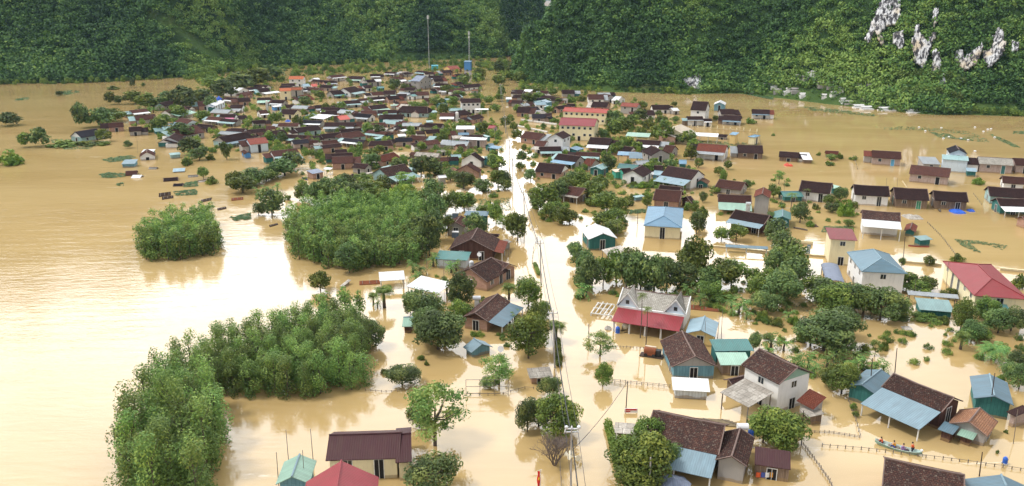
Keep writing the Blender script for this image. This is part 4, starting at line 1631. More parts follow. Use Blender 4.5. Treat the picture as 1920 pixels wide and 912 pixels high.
TREES = {}
LOD = {0: (4600, .155), 1: (1700, .24), 2: (620, .4)}
SHAPE = {'acacia': (6.4, 1.7), 'round': (5.3, 3.0), 'dark': (5.3, 3.0), 'mango': (5.3, 3.0), 'airy': (5.8, 3.0), 'bush': (2.9, 3.0), 'column': (8.2, 1.9)}
TMAT = {'acacia': 'leaf_acacia', 'round': 'leaf_mid', 'dark': 'leaf_dark', 'mango': 'leaf_mid', 'airy': 'leaf_airy', 'bush': 'leaf_mid', 'column': 'leaf_mid'}


def tree_meshes(kind, lod):
    if (kind, lod) in TREES:
        return TREES[kind, lod]
    rng = np.random.default_rng(hash((len(kind), ord(kind[0]), ord(kind[-1]), lod)) % 9999)
    out_ = []
    n, sz = LOD[lod]
    if kind == 'acacia':
        n, sz = (2300, .1) if lod == 0 else (620, .19) if lod == 1 else (260, .3)
    if kind == 'airy':
        n, sz = int(n * .8), sz * .8
    if kind == 'bush':
        n = int(n * .7)
    for v in range(5):
        V, F, T = leaf_cloud(crown_clumps(kind, rng), n, sz, rng, .5, .78 if kind != 'airy' else .15, .3)
        V[:, 2] = np.maximum(V[:, 2], .04)
        cm = np_mesh('crown', V, F, TMAT[kind], T)
        mb = MB()
        limbs(mb, kind, rng, *SHAPE[kind])
        out_.append((cm, mb.mesh('trunk', 'bark'), (V, F, T)))
    TREES[kind, lod] = out_
    return out_


KIND = {'r': ('round', 'broadleaf_tree', 'round green tree'), 'd': ('dark', 'broadleaf_tree', 'dark green round tree'), 'm': ('mango', 'broadleaf_tree', 'dense bright green tree'),
        'y': ('airy', 'broadleaf_tree', 'airy yellowish green tree'), 's': ('bush', 'bush', 'low green bush'), 'c': ('column', 'broadleaf_tree', 'upright green tree'),
        'e': ('bush', 'bush', 'yellow green bush')}
MATOF = {'y': 'leaf_airy', 'm': 'leaf_mid', 'e': 'leaf_yellow'}
EMESH = {}


def plant_tree(px, py, wpx, hpx, k, label=None, group=None):
    kind, name, words_ = KIND[k]
    p = P(px, py)
    sc = ppm(py)
    H0, R0 = SHAPE[kind]
    sr = wpx / sc / 2 / R0 * 1.08
    sh = hpx / sc * 1.0 / H0
    lod = 0 if py > 560 else (1 if py > 330 else 2)
    i = random.randrange(5)
    cm, tm, _ = tree_meshes(kind, lod)[i]
    if k == 'e':
        if (lod, i) not in EMESH:
            c2 = cm.copy()
            c2.materials.clear()
            c2.materials.append(MATS['leaf_yellow'])
            EMESH[lod, i] = c2
        cm = EMESH[lod, i]
    if lod == 2 and py < 290:
        root = link(name, cm, None, p, random.uniform(0, 6.28))
        root.scale = (sr, sr, sh)
    else:
        root = empty(name, p, random.uniform(0, 6.28))
        root.scale = (sr, sr, sh)
        link('crown', cm, root)
        if kind != 'bush':
            link('trunk', tm, root)
    if label:
        tag(root, label, 'bush' if name == 'bush' else 'tree', group)
    else:
        tag(root, None, 'bush' if name == 'bush' else 'tree', group)
        AUTO.append((root, words_, px, py - hpx / 2))
    return root


# columns: x, y of the foot, crown width, height, kind   (pixels of the photograph)
TT = '''
20 236 46 26 d
155 240 34 52 d
190 238 60 36 d
215 228 50 26 r
75 275 44 36 d
48 276 26 30 r
22 308 50 28 e
208 196 22 26 r
222 196 16 18 d
250 164 12 18 d
269 164 8 10 d
112 180 18 10 d
212 168 26 7 s
195 266 30 26 m
241 278 18 15 d
120 274 60 12 s
165 272 50 10 s
195 272 30 8 s
300 248 36 30 r
310 232 30 20 r
345 262 60 34 d
358 290 46 34 d
375 300 40 26 d
345 205 60 44 d
310 200 40 30 d
275 205 46 32 r
250 195 40 26 r
380 195 50 30 d
395 205 30 26 d
420 185 50 36 d
400 170 50 30 r
450 170 60 34 d
480 160 60 34 r
510 150 60 30 d
335 222 40 24 r
380 226 34 20 r
425 300 24 36 d
355 308 18 12 s
395 300 20 12 s
382 335 24 24 r
398 345 24 16 s
350 310 26 16 s
455 362 60 34 m
440 350 36 34 r
480 345 60 32 d
510 335 40 30 d
535 330 60 34 d
548 318 46 38 d
470 350 44 22 r
500 340 50 20 m
510 404 56 54 d
485 404 30 26 d
540 375 14 14 s
505 265 24 20 r
530 270 22 24 d
520 232 26 24 m
560 240 24 26 r
590 232 34 20 r
612 212 20 20 r
625 205 20 14 s
574 200 28 22 d
600 185 22 16 r
640 250 22 14 m
655 220 26 12 e
690 255 28 26 r
712 258 26 26 d
700 295 22 18 m
697 318 40 34 d
712 290 22 20 m
770 256 22 20 m
765 264 10 10 r
790 284 22 20 m
745 320 30 22 d
790 330 44 42 d
815 330 40 36 d
830 270 20 26 r
865 240 44 16 e
835 262 22 24 m
934 318 36 26 m
925 300 20 20 r
947 240 22 22 m
930 210 22 16 r
995 262 20 14 r
905 252 22 26 m
933 350 34 34 m
945 356 34 22 r
925 370 20 10 s
925 315 30 28 m
870 355 44 36 d
905 360 36 28 d
948 350 32 32 d
800 305 16 10 s
842 255 20 16 r
832 218 28 26 r
820 200 30 20 r
850 200 24 20 m
860 185 30 16 r
640 205 20 16 r
570 215 16 14 s
740 168 26 22 d
760 172 20 16 r
780 210 34 20 r
735 170 14 12 r
840 176 30 18 m
870 160 30 22 r
895 158 26 22 m
900 150 28 24 m
880 205 22 18 r
916 196 24 18 r
936 190 20 16 m
940 182 18 22 r
936 160 30 20 r
955 150 30 20 r
975 155 30 22 r
935 138 26 24 d
960 140 26 24 d
985 145 30 22 r
990 195 32 22 r
1010 190 30 18 r
1005 176 26 16 r
970 212 22 16 r
1035 180 26 16 r
1045 195 20 12 r
1070 192 24 14 s
1090 190 22 14 s
957 232 16 18 m
963 245 20 18 r
968 262 22 22 r
980 205 14 12 s
1025 198 22 14 r
1040 232 18 12 r
1030 212 18 14 r
1147 235 32 30 d
1152 258 34 36 r
1170 250 36 28 m
1185 240 32 26 m
1165 240 26 24 r
1130 262 22 22 d
1200 228 30 26 d
1215 248 30 28 r
1230 262 32 28 m
1245 268 40 44 m
1200 258 30 22 r
1240 235 26 20 r
1235 220 16 14 r
1264 200 14 10 r
1272 270 18 20 d
1205 205 22 16 r
1195 210 16 12 r
1160 232 18 14 r
1342 226 14 10 r
1408 232 24 12 e
1160 290 26 26 r
1175 284 32 30 m
1190 285 30 22 m
1150 290 24 22 r
1140 325 28 36 d
1103 298 18 12 m
1110 275 14 10 m
1080 280 24 12 e
1290 270 40 28 r
1300 284 34 26 r
1295 300 30 30 m
1310 315 20 20 m
1215 330 30 28 r
1235 325 26 22 r
1255 318 26 22 d
1225 316 24 22 m
1355 345 18 30 r
1350 330 24 20 r
1365 318 18 18 r
979 305 22 24 d
983 285 12 16 r
995 340 28 26 d
975 320 20 18 r
1005 332 14 12 s
1045 375 48 42 d
1060 362 44 34 r
1075 345 40 26 d
1090 358 44 38 r
1110 372 60 36 r
1125 360 40 34 r
1020 395 60 54 r
1005 385 36 34 d
1030 412 46 32 m
1055 420 40 34 m
1040 405 40 30 m
1068 418 40 26 m
1138 400 60 44 m
1160 408 50 40 m
1150 425 50 36 m
1130 425 46 30 m
1148 440 50 28 m
1110 385 40 22 e
1175 385 30 20 s
1185 375 20 14 s
1213 390 22 28 r
1306 440 34 48 d
1315 420 26 36 r
1302 400 20 22 r
1318 380 18 22 d
1290 340 16 12 s
1400 355 22 18 d
1340 362 26 14 r
1370 360 30 14 r
1352 452 34 28 m
1380 452 42 34 m
1310 425 20 16 m
1205 352 30 12 e
1225 350 36 16 e
1190 348 22 8 e
1450 372 26 30 r
1460 345 24 28 y
1443 420 20 26 d
1500 418 40 40 d
1528 392 18 12 s
1552 385 24 22 r
1575 378 30 30 d
1560 398 30 20 d
1586 405 34 34 e
1600 395 20 18 m
1568 388 18 16 s
1590 425 24 14 m
1520 425 20 12 e
1555 310 20 10 s
1575 298 12 14 s
1488 295 10 8 s
1535 292 10 8 s
1560 300 24 12 r
1840 320 18 18 s
1600 300 18 8 s
1835 346 26 14 e
845 340 30 24 d
1450 255 8 6 s
1455 455 50 48 d
1465 490 60 60 d
1480 510 70 60 r
1490 540 70 60 d
1450 520 50 56 d
1470 570 90 70 d
1440 545 50 50 r
1415 560 50 44 m
1435 585 60 44 d
1410 535 44 36 r
1550 575 80 56 d
1530 560 60 50 r
1590 585 90 60 d
1560 590 90 66 m
1620 590 80 60 r
1650 600 80 66 d
1680 595 60 54 d
1545 658 130 80 d
1575 640 80 70 d
1520 650 80 60 d
1690 500 16 18 d
1742 498 26 20 m
1700 540 40 36 r
1735 545 50 30 m
1720 548 60 24 m
1795 490 30 16 s
1780 560 36 22 m
1800 620 46 66 r
1820 640 50 44 d
1870 625 60 48 d
1895 620 60 52 d
1850 600 50 50 r
1770 605 30 16 s
1735 600 60 14 s
1690 600 40 14 s
1910 540 30 30 s
1095 520 44 56 d
1080 500 36 48 d
1075 478 34 24 d
1110 545 50 72 d
1130 535 46 60 m
1095 545 44 50 d
1155 530 56 66 r
1175 545 60 80 d
1200 545 66 76 d
1225 550 64 78 d
1250 545 60 66 d
1280 545 60 60 d
1300 530 70 92 r
1330 545 60 50 d
1285 505 50 46 r
1350 540 70 60 m
1370 535 60 52 m
1180 500 50 40 r
1240 512 44 36 r
1330 565 50 40 r
600 545 44 42 r
655 512 50 60 d
665 505 60 50 d
790 455 46 50 d
805 480 50 80 d
815 455 44 66 d
820 420 50 60 d
800 400 46 50 d
840 440 36 40 r
835 400 30 44 r
855 395 36 42 r
870 392 50 36 r
890 448 54 50 d
930 420 36 40 m
815 375 50 44 d
740 395 60 44 e
770 380 50 34 e
755 372 60 40 e
700 400 60 50 r
670 395 56 56 d
640 385 60 56 d
610 380 50 50 d
590 385 46 44 d
570 375 36 34 r
760 355 40 36 y
650 365 44 40 d
690 375 60 44 r
720 362 36 36 r
680 345 40 22 r
970 452 46 58 m
960 440 34 50 r
990 575 56 64 m
943 430 30 30 y
1005 630 50 70 r
1020 595 30 34 m
1000 640 70 60 m
990 672 80 92 m
795 600 80 68 d
820 655 100 76 d
835 650 90 72 d
800 640 70 70 d
865 575 60 70 d
770 590 30 40 r
865 600 44 44 m
1048 680 14 24 s
705 648 46 50 d
690 630 30 40 d
755 722 70 46 d
745 695 24 14 s
790 675 16 12 s
800 685 12 10 s
720 700 20 10 s
815 835 130 130 y
790 800 60 50 r
815 925 110 82 d
935 722 70 64 y
920 728 40 26 d
1030 742 46 42 d
988 810 44 74 d
1040 820 92 90 r
1010 800 70 60 d
1060 800 50 60 r
1125 668 60 50 y
1130 725 38 50 m
1210 905 120 110 m
1180 890 90 80 r
1215 850 70 80 r
1190 920 110 60 m
1250 880 60 60 d
1455 835 110 84 m
1430 830 60 60 m
1480 825 60 60 r
1577 738 70 68 m
1560 730 50 50 m
1600 770 14 16 m
1604 782 14 12 m
1413 658 30 40 d
1375 552 18 20 r
1910 730 44 54 d
1888 715 30 40 d
1905 690 40 36 d
1886 812 10 8 s
1875 720 18 20 m
1870 850 8 8 s
1490 608 30 20 e
1510 625 26 16 m
1455 610 30 18 s
1640 668 26 34 y
1655 655 22 20 e
1620 660 26 18 s
1870 590 30 24 e
1845 640 30 24 m
1880 660 26 20 s
1895 575 26 22 r
1825 570 24 26 y
1430 600 30 20 e
1260 565 30 20 s
1220 560 26 16 e
1090 535 18 26 y
1085 560 20 12 s
1195 500 24 30 y
1360 560 30 20 e
1440 640 24 16 m
1500 640 26 18 e
770 560 22 16 e
845 600 22 18 m
950 650 14 10 s
1045 720 18 12 s
870 450 20 16 e
925 395 26 18 e
905 400 26 16 m
1210 930 50 40 r
530 885 1 1 s
'''
NAMED = {(815, 835): ('large airy tree with thin feathery foliage above the dark maroon hall', 'feathery tree'),
         (510, 404): ('ragged dark tree standing alone in open water between the two groves', 'ragged tree'),
         (600, 545): ('small round green tree alone in the channel between two groves', 'channel tree'),
         (990, 575): ('mango like green tree beside the street wires and curved tile house', None),
         (1130, 725): ('small dense round tree at the start of the rail fence', 'fence tree'),
         (1455, 835): ('big bright green tree in front of the fibre canopy', 'canopy side tree'),
         (1577, 738): ('round olive green tree beside the dark teal hut', None),
         (1545, 658): ('huge dark domed tree alone at the flooded pond corner', 'huge dark tree'),
         (790, 284): ('small dense tree standing alone in open water near the yellow walled house', None),
         (155, 240): ('tall two tiered tree at the river tip of the village', 'two tiered tree'),
         (755, 722): ('leafy dark tree with gaps behind the airy feathery tree', None),
         (935, 722): ('sparse thin leaved tree behind the metal frame', None)}
for line in TT.strip().splitlines():
    x, y, w_, h_, k = line.split()
    x, y, w_, h_ = map(float, (x, y, w_, h_))
    if w_ < 2:
        continue
    nm = NAMED.get((int(x), int(y)))
    t_ = plant_tree(x, y, w_, h_, k, nm[0] if nm else None)
    if nm and nm[1]:
        LAND.append((nm[1], x, y - h_ / 2))

# ---------------------------------------------------------------- the acacia plantations
GROVES = [
    ('D', [(262, 810), (280, 778), (310, 760), (380, 756), (424, 790), (424, 850), (404, 912), (396, 985), (244, 985), (248, 880)], 2.8, 1.42, 'slim acacia of the tall plantation strip reaching the bottom frame edge', 'acacias of the tall near plantation'),
    ('C', [(322, 712), (345, 695), (420, 672), (500, 645), (560, 618), (640, 600), (682, 612), (694, 650), (694, 705), (680, 735), (560, 745), (440, 755), (340, 745)], 2.6, 1.04, 'slim acacia of the wide plantation joined to the near tall strip', 'acacias of the wide plantation'),
    ('A', [(262, 455), (300, 437), (350, 425), (400, 420), (412, 440), (416, 477), (380, 483), (320, 490), (264, 494)], 2.75, 1.02, 'slim acacia of the oval grove alone in the open water', 'acacias of the oval grove'),
    ('B', [(532, 440), (545, 420), (600, 402), (700, 390), (770, 392), (792, 410), (800, 450), (795, 490), (740, 505), (650, 508), (575, 498), (545, 475)], 2.75, 1.02, 'slim acacia of the big middle grove beside the village', 'acacias of the big middle grove'),
]
LAND += [('oval acacia grove', 335, 430), ('big middle acacia grove', 660, 430), ('wide acacia plantation', 520, 650), ('tall acacia strip', 320, 800)]
cand = []
for gi, (gn, poly, step, scl, lab, grp) in enumerate(GROVES):
    wp = [P(a, b) for a, b in poly]
    wp2 = [(v.x, v.y) for v in wp]
    x0, x1 = min(v.x for v in wp), max(v.x for v in wp)
    y0, y1 = min(v.y for v in wp), max(v.y for v in wp)
    yy = y0
    r_ = 0
    while yy < y1:
        xx = x0 + (step / 2 if r_ % 2 else 0)
        while xx < x1:
            qx, qy = xx + random.uniform(-.55, .55), yy + random.uniform(-.55, .55)
            if inpoly(qx, qy, wp2):
                cand.append((math.hypot(qx, qy), qx, qy, gi))
            xx += step
        yy += step * .87
        r_ += 1
cand.sort()
# the far side of a grove shows only its crowns: those that show largest are individuals
NI = 292
mass_V, mass_T = [], []
for i, (d_, qx, qy, gi) in enumerate(cand):
    gn, poly, step, scl, lab, grp = GROVES[gi]
    px, py = proj((qx, qy, 0))
    big = noise.noise(Vector((qx * .06, qy * .06, 2)))
    hs = scl * random.uniform(.82, 1.15) * (1 + .15 * big)
    ws = (1.15 if gn != 'D' else 1.4) * random.uniform(.88, 1.2)
    lod = 0 if py > 620 else 1
    if i < NI:
        cm, tm, _ = tree_meshes('acacia', lod)[i % 5]
        root = empty('acacia_tree', (qx, qy, 0), random.uniform(0, 6.28))
        root.scale = (ws, ws, hs)
        link('crown', cm, root)
        link('trunk', tm, root)
        tag(root, lab, 'tree', grp)
    else:
        V, F, T = tree_meshes('acacia', 1)[i % 5][2]
        a = random.uniform(0, 6.28)
        rot = np.array([[math.cos(a), math.sin(a), 0], [-math.sin(a), math.cos(a), 0], [0, 0, 1]])
        mass_V.append((V * np.array([ws, ws, hs])) @ rot + np.array([qx, qy, 0]))
        mass_T.append(np.clip(T + random.uniform(-.15, .2), 0, 1))
print('ACACIAS', len(cand))
if mass_V:
    V = np.concatenate(mass_V)
    me = np_mesh('acacia_wood', V, np.arange(len(V)).reshape(-1, 4), 'leaf_acacia', np.concatenate(mass_T))
    tag(link('acacia_wood', me), 'remaining closely planted acacias of the farther grove rows', kind='stuff')

# ---------------------------------------------------------------- palms and bananas
def frond(mb_v, mb_f, mb_t, o, a, L, up, droop, wid, rng, nl=13):
    pts = []
    for i in range(nl + 1):
        t = i / nl
        r = L * t
        z = up * t - droop * t * t
        pts.append(np.array([math.cos(a) * r * (1 - .12 * t), math.sin(a) * r * (1 - .12 * t), z]) + o)
    side = np.array([-math.sin(a), math.cos(a), 0])
    for i in range(nl):
        p, q = pts[i], pts[i + 1]
        wv = wid * math.sin(math.pi * min(1, .15 + .85 * (i + .5) / nl))
        for s in (-1, 1):
            k = len(mb_v)
            mb_v += [p, q * .6 + p * .4, (p + q) / 2 + side * s * wv + np.array([0, 0, -.25 * wv]) + (q - p) * .6, (p + q) / 2 + side * s * wv * .9 + np.array([0, 0, -.3 * wv]) + (q - p) * .2]
            mb_f.append([k, k + 1, k + 2, k + 3])
            mb_t.append(float(np.clip(rng.normal(.5, .2), 0, 1)))


def palm_mesh(nf, L, up, droop, wid, z, mat, seed, nl=13):
    rng = np.random.default_rng(seed)
    v, f, t = [], [], []
    for i in range(nf):
        a = i * 2.4 + rng.uniform(-.2, .2)
        u = up * rng.uniform(.1, 1.3) if i % 3 else up * 1.6
        frond(v, f, t, np.array([0, 0, z]), a, L * rng.uniform(.8, 1.1), u, droop * rng.uniform(.8, 1.2) + .3 * u, wid, rng, nl)
    return np_mesh('fronds', np.array(v), np.array(f), mat, t)


PM = {'coconut': (palm_mesh(18, 3.2, 1.2, 2.0, .55, 7.0, 'leaf_mid', 1), 7.0, .17), 'areca': (palm_mesh(10, 1.2, .7, .8, .35, 7.0, 'leaf_mid', 2), 7.0, .09),
      'date': (palm_mesh(30, 3.0, 1.6, 1.9, .5, 1.2, 'leaf_banana', 3), 1.2, .35), 'fan': (palm_mesh(26, 1.9, 1.5, 1.3, .8, 2.6, 'leaf_mid', 4), 2.6, .3),
      'banana': (palm_mesh(11, 2.2, 2.2, 1.9, .42, 1.2, 'leaf_banana', 5, 6), 1.2, .22)}
TRM = {}


def palm(px, py, kind, s, label=None, lm=None):
    me, h, r = PM[kind]
    p = P(px, py)
    root = empty('banana_plant' if kind == 'banana' else 'palm_tree', p, random.uniform(0, 6.28))
    root.scale = (s, s, s)
    link('fronds', me, root)
    if kind not in TRM:
        mb = MB()
        mb.tube((0, 0, -1.5), (.08, .05, h * .5), r, r * .8, 8)
        mb.tube((.08, .05, h * .5), (0, 0, h + .1), r * .8, r * .55, 8)
        TRM[kind] = mb.mesh('trunk', 'bark')
    link('trunk', TRM[kind], root)
    cat = 'banana plant' if kind == 'banana' else 'palm'
    if label:
        tag(root, label, cat)
    else:
        tag(root, None, cat)
        AUTO.append((root, {'coconut': 'feathery coconut palm', 'areca': 'thin areca palm', 'date': 'wide low palm', 'fan': 'stout fan palm', 'banana': 'broad leaved banana plant'}[kind], px, py - 10))
    if lm:
        LAND.append((lm, px, py - 10))


for x, y, k, s in [(840, 312, 'coconut', .95), (1482, 397, 'coconut', .7), (1511, 378, 'coconut', .5), (1025, 306, 'date', .7), (721, 577, 'fan', 1.25), (700, 572, 'fan', .7), (855, 577, 'fan', .9), (838, 552, 'fan', .8), (954, 562, 'fan', .95),
                   (1043, 642, 'fan', 1.1), (1862, 674, 'date', 1.35), (1835, 622, 'date', .9), (1800, 655, 'fan', .9), (1350, 360, 'date', .5), (1304, 392, 'fan', .7),
                   (1092, 560, 'banana', 1.3), (1100, 556, 'banana', 1.0), (1290, 560, 'banana', 1.2), (1305, 552, 'banana', 1.4), (1320, 560, 'banana', 1.4), (1335, 550, 'banana', 1.4), (1345, 570, 'banana', 1.2), (1312, 575, 'banana', 1.1),
                   (1385, 590, 'banana', 1.3), (1395, 582, 'banana', 1.3), (1370, 578, 'banana', 1.1), (1400, 600, 'banana', 1.0), (1500, 700, 'banana', 1.2), (1515, 692, 'banana', 1.2), (1488, 690, 'banana', 1.1), (1525, 705, 'banana', .9),
                   (1550, 690, 'banana', 1.2), (1565, 680, 'banana', 1.4), (1580, 690, 'banana', 1.2), (1445, 655, 'banana', 1.2), (1440, 668, 'banana', .9), (1600, 700, 'banana', 1.3), (1615, 690, 'banana', 1.2), (1640, 700, 'banana', 1.1), (1655, 702, 'banana', .9),
                   (812, 500, 'banana', 1.3), (820, 495, 'banana', 1.1), (845, 512, 'banana', 1.1), (855, 508, 'banana', 1.1), (775, 512, 'banana', 1.2), (788, 518, 'banana', 1.2), (780, 530, 'banana', 1.0), (790, 545, 'banana', 1.0),
                   (1127, 352, 'banana', 1.2), (1135, 348, 'banana', 1.1), (262, 210, 'banana', 1.5), (275, 214, 'banana', 1.5), (288, 212, 'banana', 1.4), (300, 208, 'banana', 1.3), (355, 300, 'banana', 1.2), (362, 292, 'banana', 1.3), (372, 285, 'banana', 1.2),
                   (485, 368, 'banana', 1.2), (500, 362, 'banana', 1.1), (520, 358, 'banana', 1.1), (1225, 352, 'banana', 1.0), (1240, 350, 'banana', 1.0), (1470, 658, 'banana', 1.0), (1478, 600, 'banana', .9), (1475, 585, 'banana', .8), (1885, 700, 'banana', 1.0),
                   (708, 578, 'banana', .7), (955, 606, 'banana', .9), (965, 600, 'banana', .8), (1820, 600, 'banana', 1.1), (1810, 640, 'banana', 1.2), (1215, 545, 'banana', .9)]:
    palm(x, y, k, s)
palm(1200, 634, 'areca', 1.12, 'taller left areca palm with a pale trunk before the rose awning'.replace('left ', ''), None)
palm(1210, 657, 'areca', 1.05, 'lower areca palm whose crown overlaps the rose awning')

# ---------------------------------------------------------------- the villa's dormers and porch
vw, vl, vz, ve = VILLA['front_w'], VILLA['half_len'], VILLA['ridge_z'], VILLA['eave_z']
for sx in (-.70, .70):
    cx_, hw, hh = sx * vl, vl * .27, 2.3
    mb = MB()
    yb_ = -vw + hh / max(.1, (vz - ve) / vw)
    for s in (-1, 1):
        q = [(cx_ + s * (hw + .3), -vw - .3, ve - .02), (cx_, -vw - .3, ve + hh + .25), (cx_, yb_ + .4, ve + hh + .25), (cx_ + s * (hw + .3), -vw + .3, ve + .05)]
        mb.slab(q if s < 0 else q[::-1], .1)
        mb.tube((cx_ + s * (hw + .35), -vw - .34, ve), (cx_, -vw - .34, ve + hh + .27), .13, .13, 4, 1)
        mb.tube((cx_ + s * (hw * .9), -vw + .4, ve + .45), (cx_, yb_ + .4, ve + hh + .3), .09, .09, 4, 2)
    dr = mb.build('dormer', ['tile_grey', 'frame_white', 'bark'], VILLA)
    m2 = MB()
    m2.poly([(cx_ - hw, -vw - .1, ve), (cx_ + hw, -vw - .1, ve), (cx_, -vw - .1, ve + hh)])
    m2.poly([(cx_ - hw, -vw + .1, ve), (cx_, -vw + .1, ve + hh), (cx_ + hw, -vw + .1, ve)])
    m2.build('gable', 'wall_bluewhite', dr)
    m3 = MB()
    m3.box(cx_ - .3, cx_ + .3, -vw - .16, -vw - .12, ve + .5, ve + 1.2)
    m3.build('window', 'glass_dark', dr)
mb = MB()
mb.box(-vl, vl, -vw - .42, -vw - .12, ve - .3, ve + .02)
mb.build('fascia', 'frame_white', VILLA)
mb = MB()
mb.slab([(-vl + .2, -vw - 4.6, ve - 1.35), (vl - .2, -vw - 4.6, ve - 1.35), (vl - .2, -vw - .42, ve - .3), (-vl + .2, -vw - .42, ve - .3)], .08)
mb.build('awning', 'metal_rosered', VILLA)
for i in range(5):
    mb = MB()
    xx = -vl + .6 + (2 * vl - 1.2) * i / 4
    mb.tube((xx, -vw - 4.2, -1.5), (xx, -vw - 4.2, ve - 1.33), .16, .16, 8)
    mb.build('column', 'concrete_light', VILLA)
for s in (-1, 1):
    mb = MB()
    mb.tube((s * vl, -vw, ve + .08), (s * vl, 0, vz + .08), .14, .14, 4)
    mb.build('verge', 'frame_white', VILLA)
for xx in (-.8, -.45, -.1, .3, .65):
    mb = MB()
    mb.box(xx * vl - .7, xx * vl + .7, -vw + .25, -vw + .38, -1, ve - 1.0)
    mb.build('door', ['doorway_shade'], VILLA)  # solid panel painted near black for the shade behind the porch

# ---------------------------------------------------------------- poles and wires
def pole(px, py, tx, ty, kind='concrete', label=None, arm=True, lean=True):
    p = P(px, py)
    sc = ppm(py)
    h = max(1.5, (py - ty) / sc * 1.02)
    # the top: the point above the foot that matches the seen height
    lo, hi = 1.0, 16.0
    for _ in range(20):
        h = (lo + hi) / 2
        if proj((p.x, p.y, h))[1] > ty:
            lo = h
        else:
            hi = h
    lx = (tx - proj((p.x, p.y, h))[0]) / sc
    lx = max(-.5, min(.5, lx))
    root = empty('utility_pole' if arm else 'pole', p)
    mb = MB()
    r = .14 if kind == 'concrete' else .09
    if kind == 'thin':
        r = .055
    mb.tube((0, 0, -2), (lx, 0, h), r, r * .65, 8)
    mb.build('shaft', {'concrete': 'concrete_pole', 'wood': 'wood_dark', 'thin': 'wood_grey'}[kind], root)
    if arm:
        mb = MB()
        mb.box(lx - .8, lx + .8, -.05, .05, h - .55, h - .43)
        mb.build('crossarm', 'steel_light', root)
        for s in (-.7, 0, .7):
            mb = MB()
            mb.lathe([(.05, 0), (.11, .06), (.05, .14), (.1, .2), (.03, .3)], 8, 0, (lx + s, 0, h - .43 if s else h))
            mb.build('insulator', 'plastic_white', root)
    cat = 'pole'
    if label:
        tag(root, label, cat)
    else:
        tag(root, None, cat)
        AUTO.append((root, {'concrete': 'grey concrete utility pole', 'wood': 'dark wooden pole', 'thin': 'thin grey rod'}[kind], px, (py + ty) / 2))
    return root, Vector((p.x + lx, p.y, h))


road = [(1070, 950, 1072, 803), (1041, 690, 1037, 582), (1015, 536, 1013, 452), (984, 426, 982, 357), (962, 346, 961, 296), (956, 300, 955, 262), (948, 250, 947, 218), (940, 190, 939, 158)]
tops = []
near_pole = None
for i, r in enumerate(road):
    o, t = pole(*r, label='grey street pole carrying four cream loudspeaker horns' if i == 0 else None)
    tops.append(t)
    if i == 0:
        near_pole = o
        for s, a in ((-.35, 2.6), (-.2, 4.2), (.2, 5.2), (.35, .5)):
            mb = MB()
            mb.lathe([(.07, 0), (.1, .2), (.26, .55), (.36, .66)], 12)
            hh_ = mb.build('loudspeaker', 'cream_horn', o)
            hh_.location = (s, -.1, t.z - 3.6)
            hh_.rotation_euler = (math.pi / 2 - .2, 0, a)
        mb = MB()
        mb.box(-.75, .75, -.06, .06, t.z - .15, t.z - .03)
        for s in (-.7, .7):
            mb.lathe([(.1, 0), (.2, .1), (.22, .3), (.1, .4)], 10, 0, (s, 0, t.z - .1))
        mb.build('lamp_bracket', 'steel_light', o)


def wire(a, b, sag=.5, r=.032, label=None):
    mb = MB()
    a, b = Vector(a), Vector(b)
    n = 10
    pts = []
    for i in range(n + 1):
        t = i / n
        p = a.lerp(b, t)
        p.z -= sag * 4 * t * (1 - t)
        pts.append(p)
    mb.path(pts, r, 4)
    o = mb.build('power_line', 'wire_black')
    q = proj((a + b) / 2)
    tag(o, label, 'wire')
    if not label:
        AUTO.append((o, 'thin black overhead wire', q[0], q[1]))
    return o


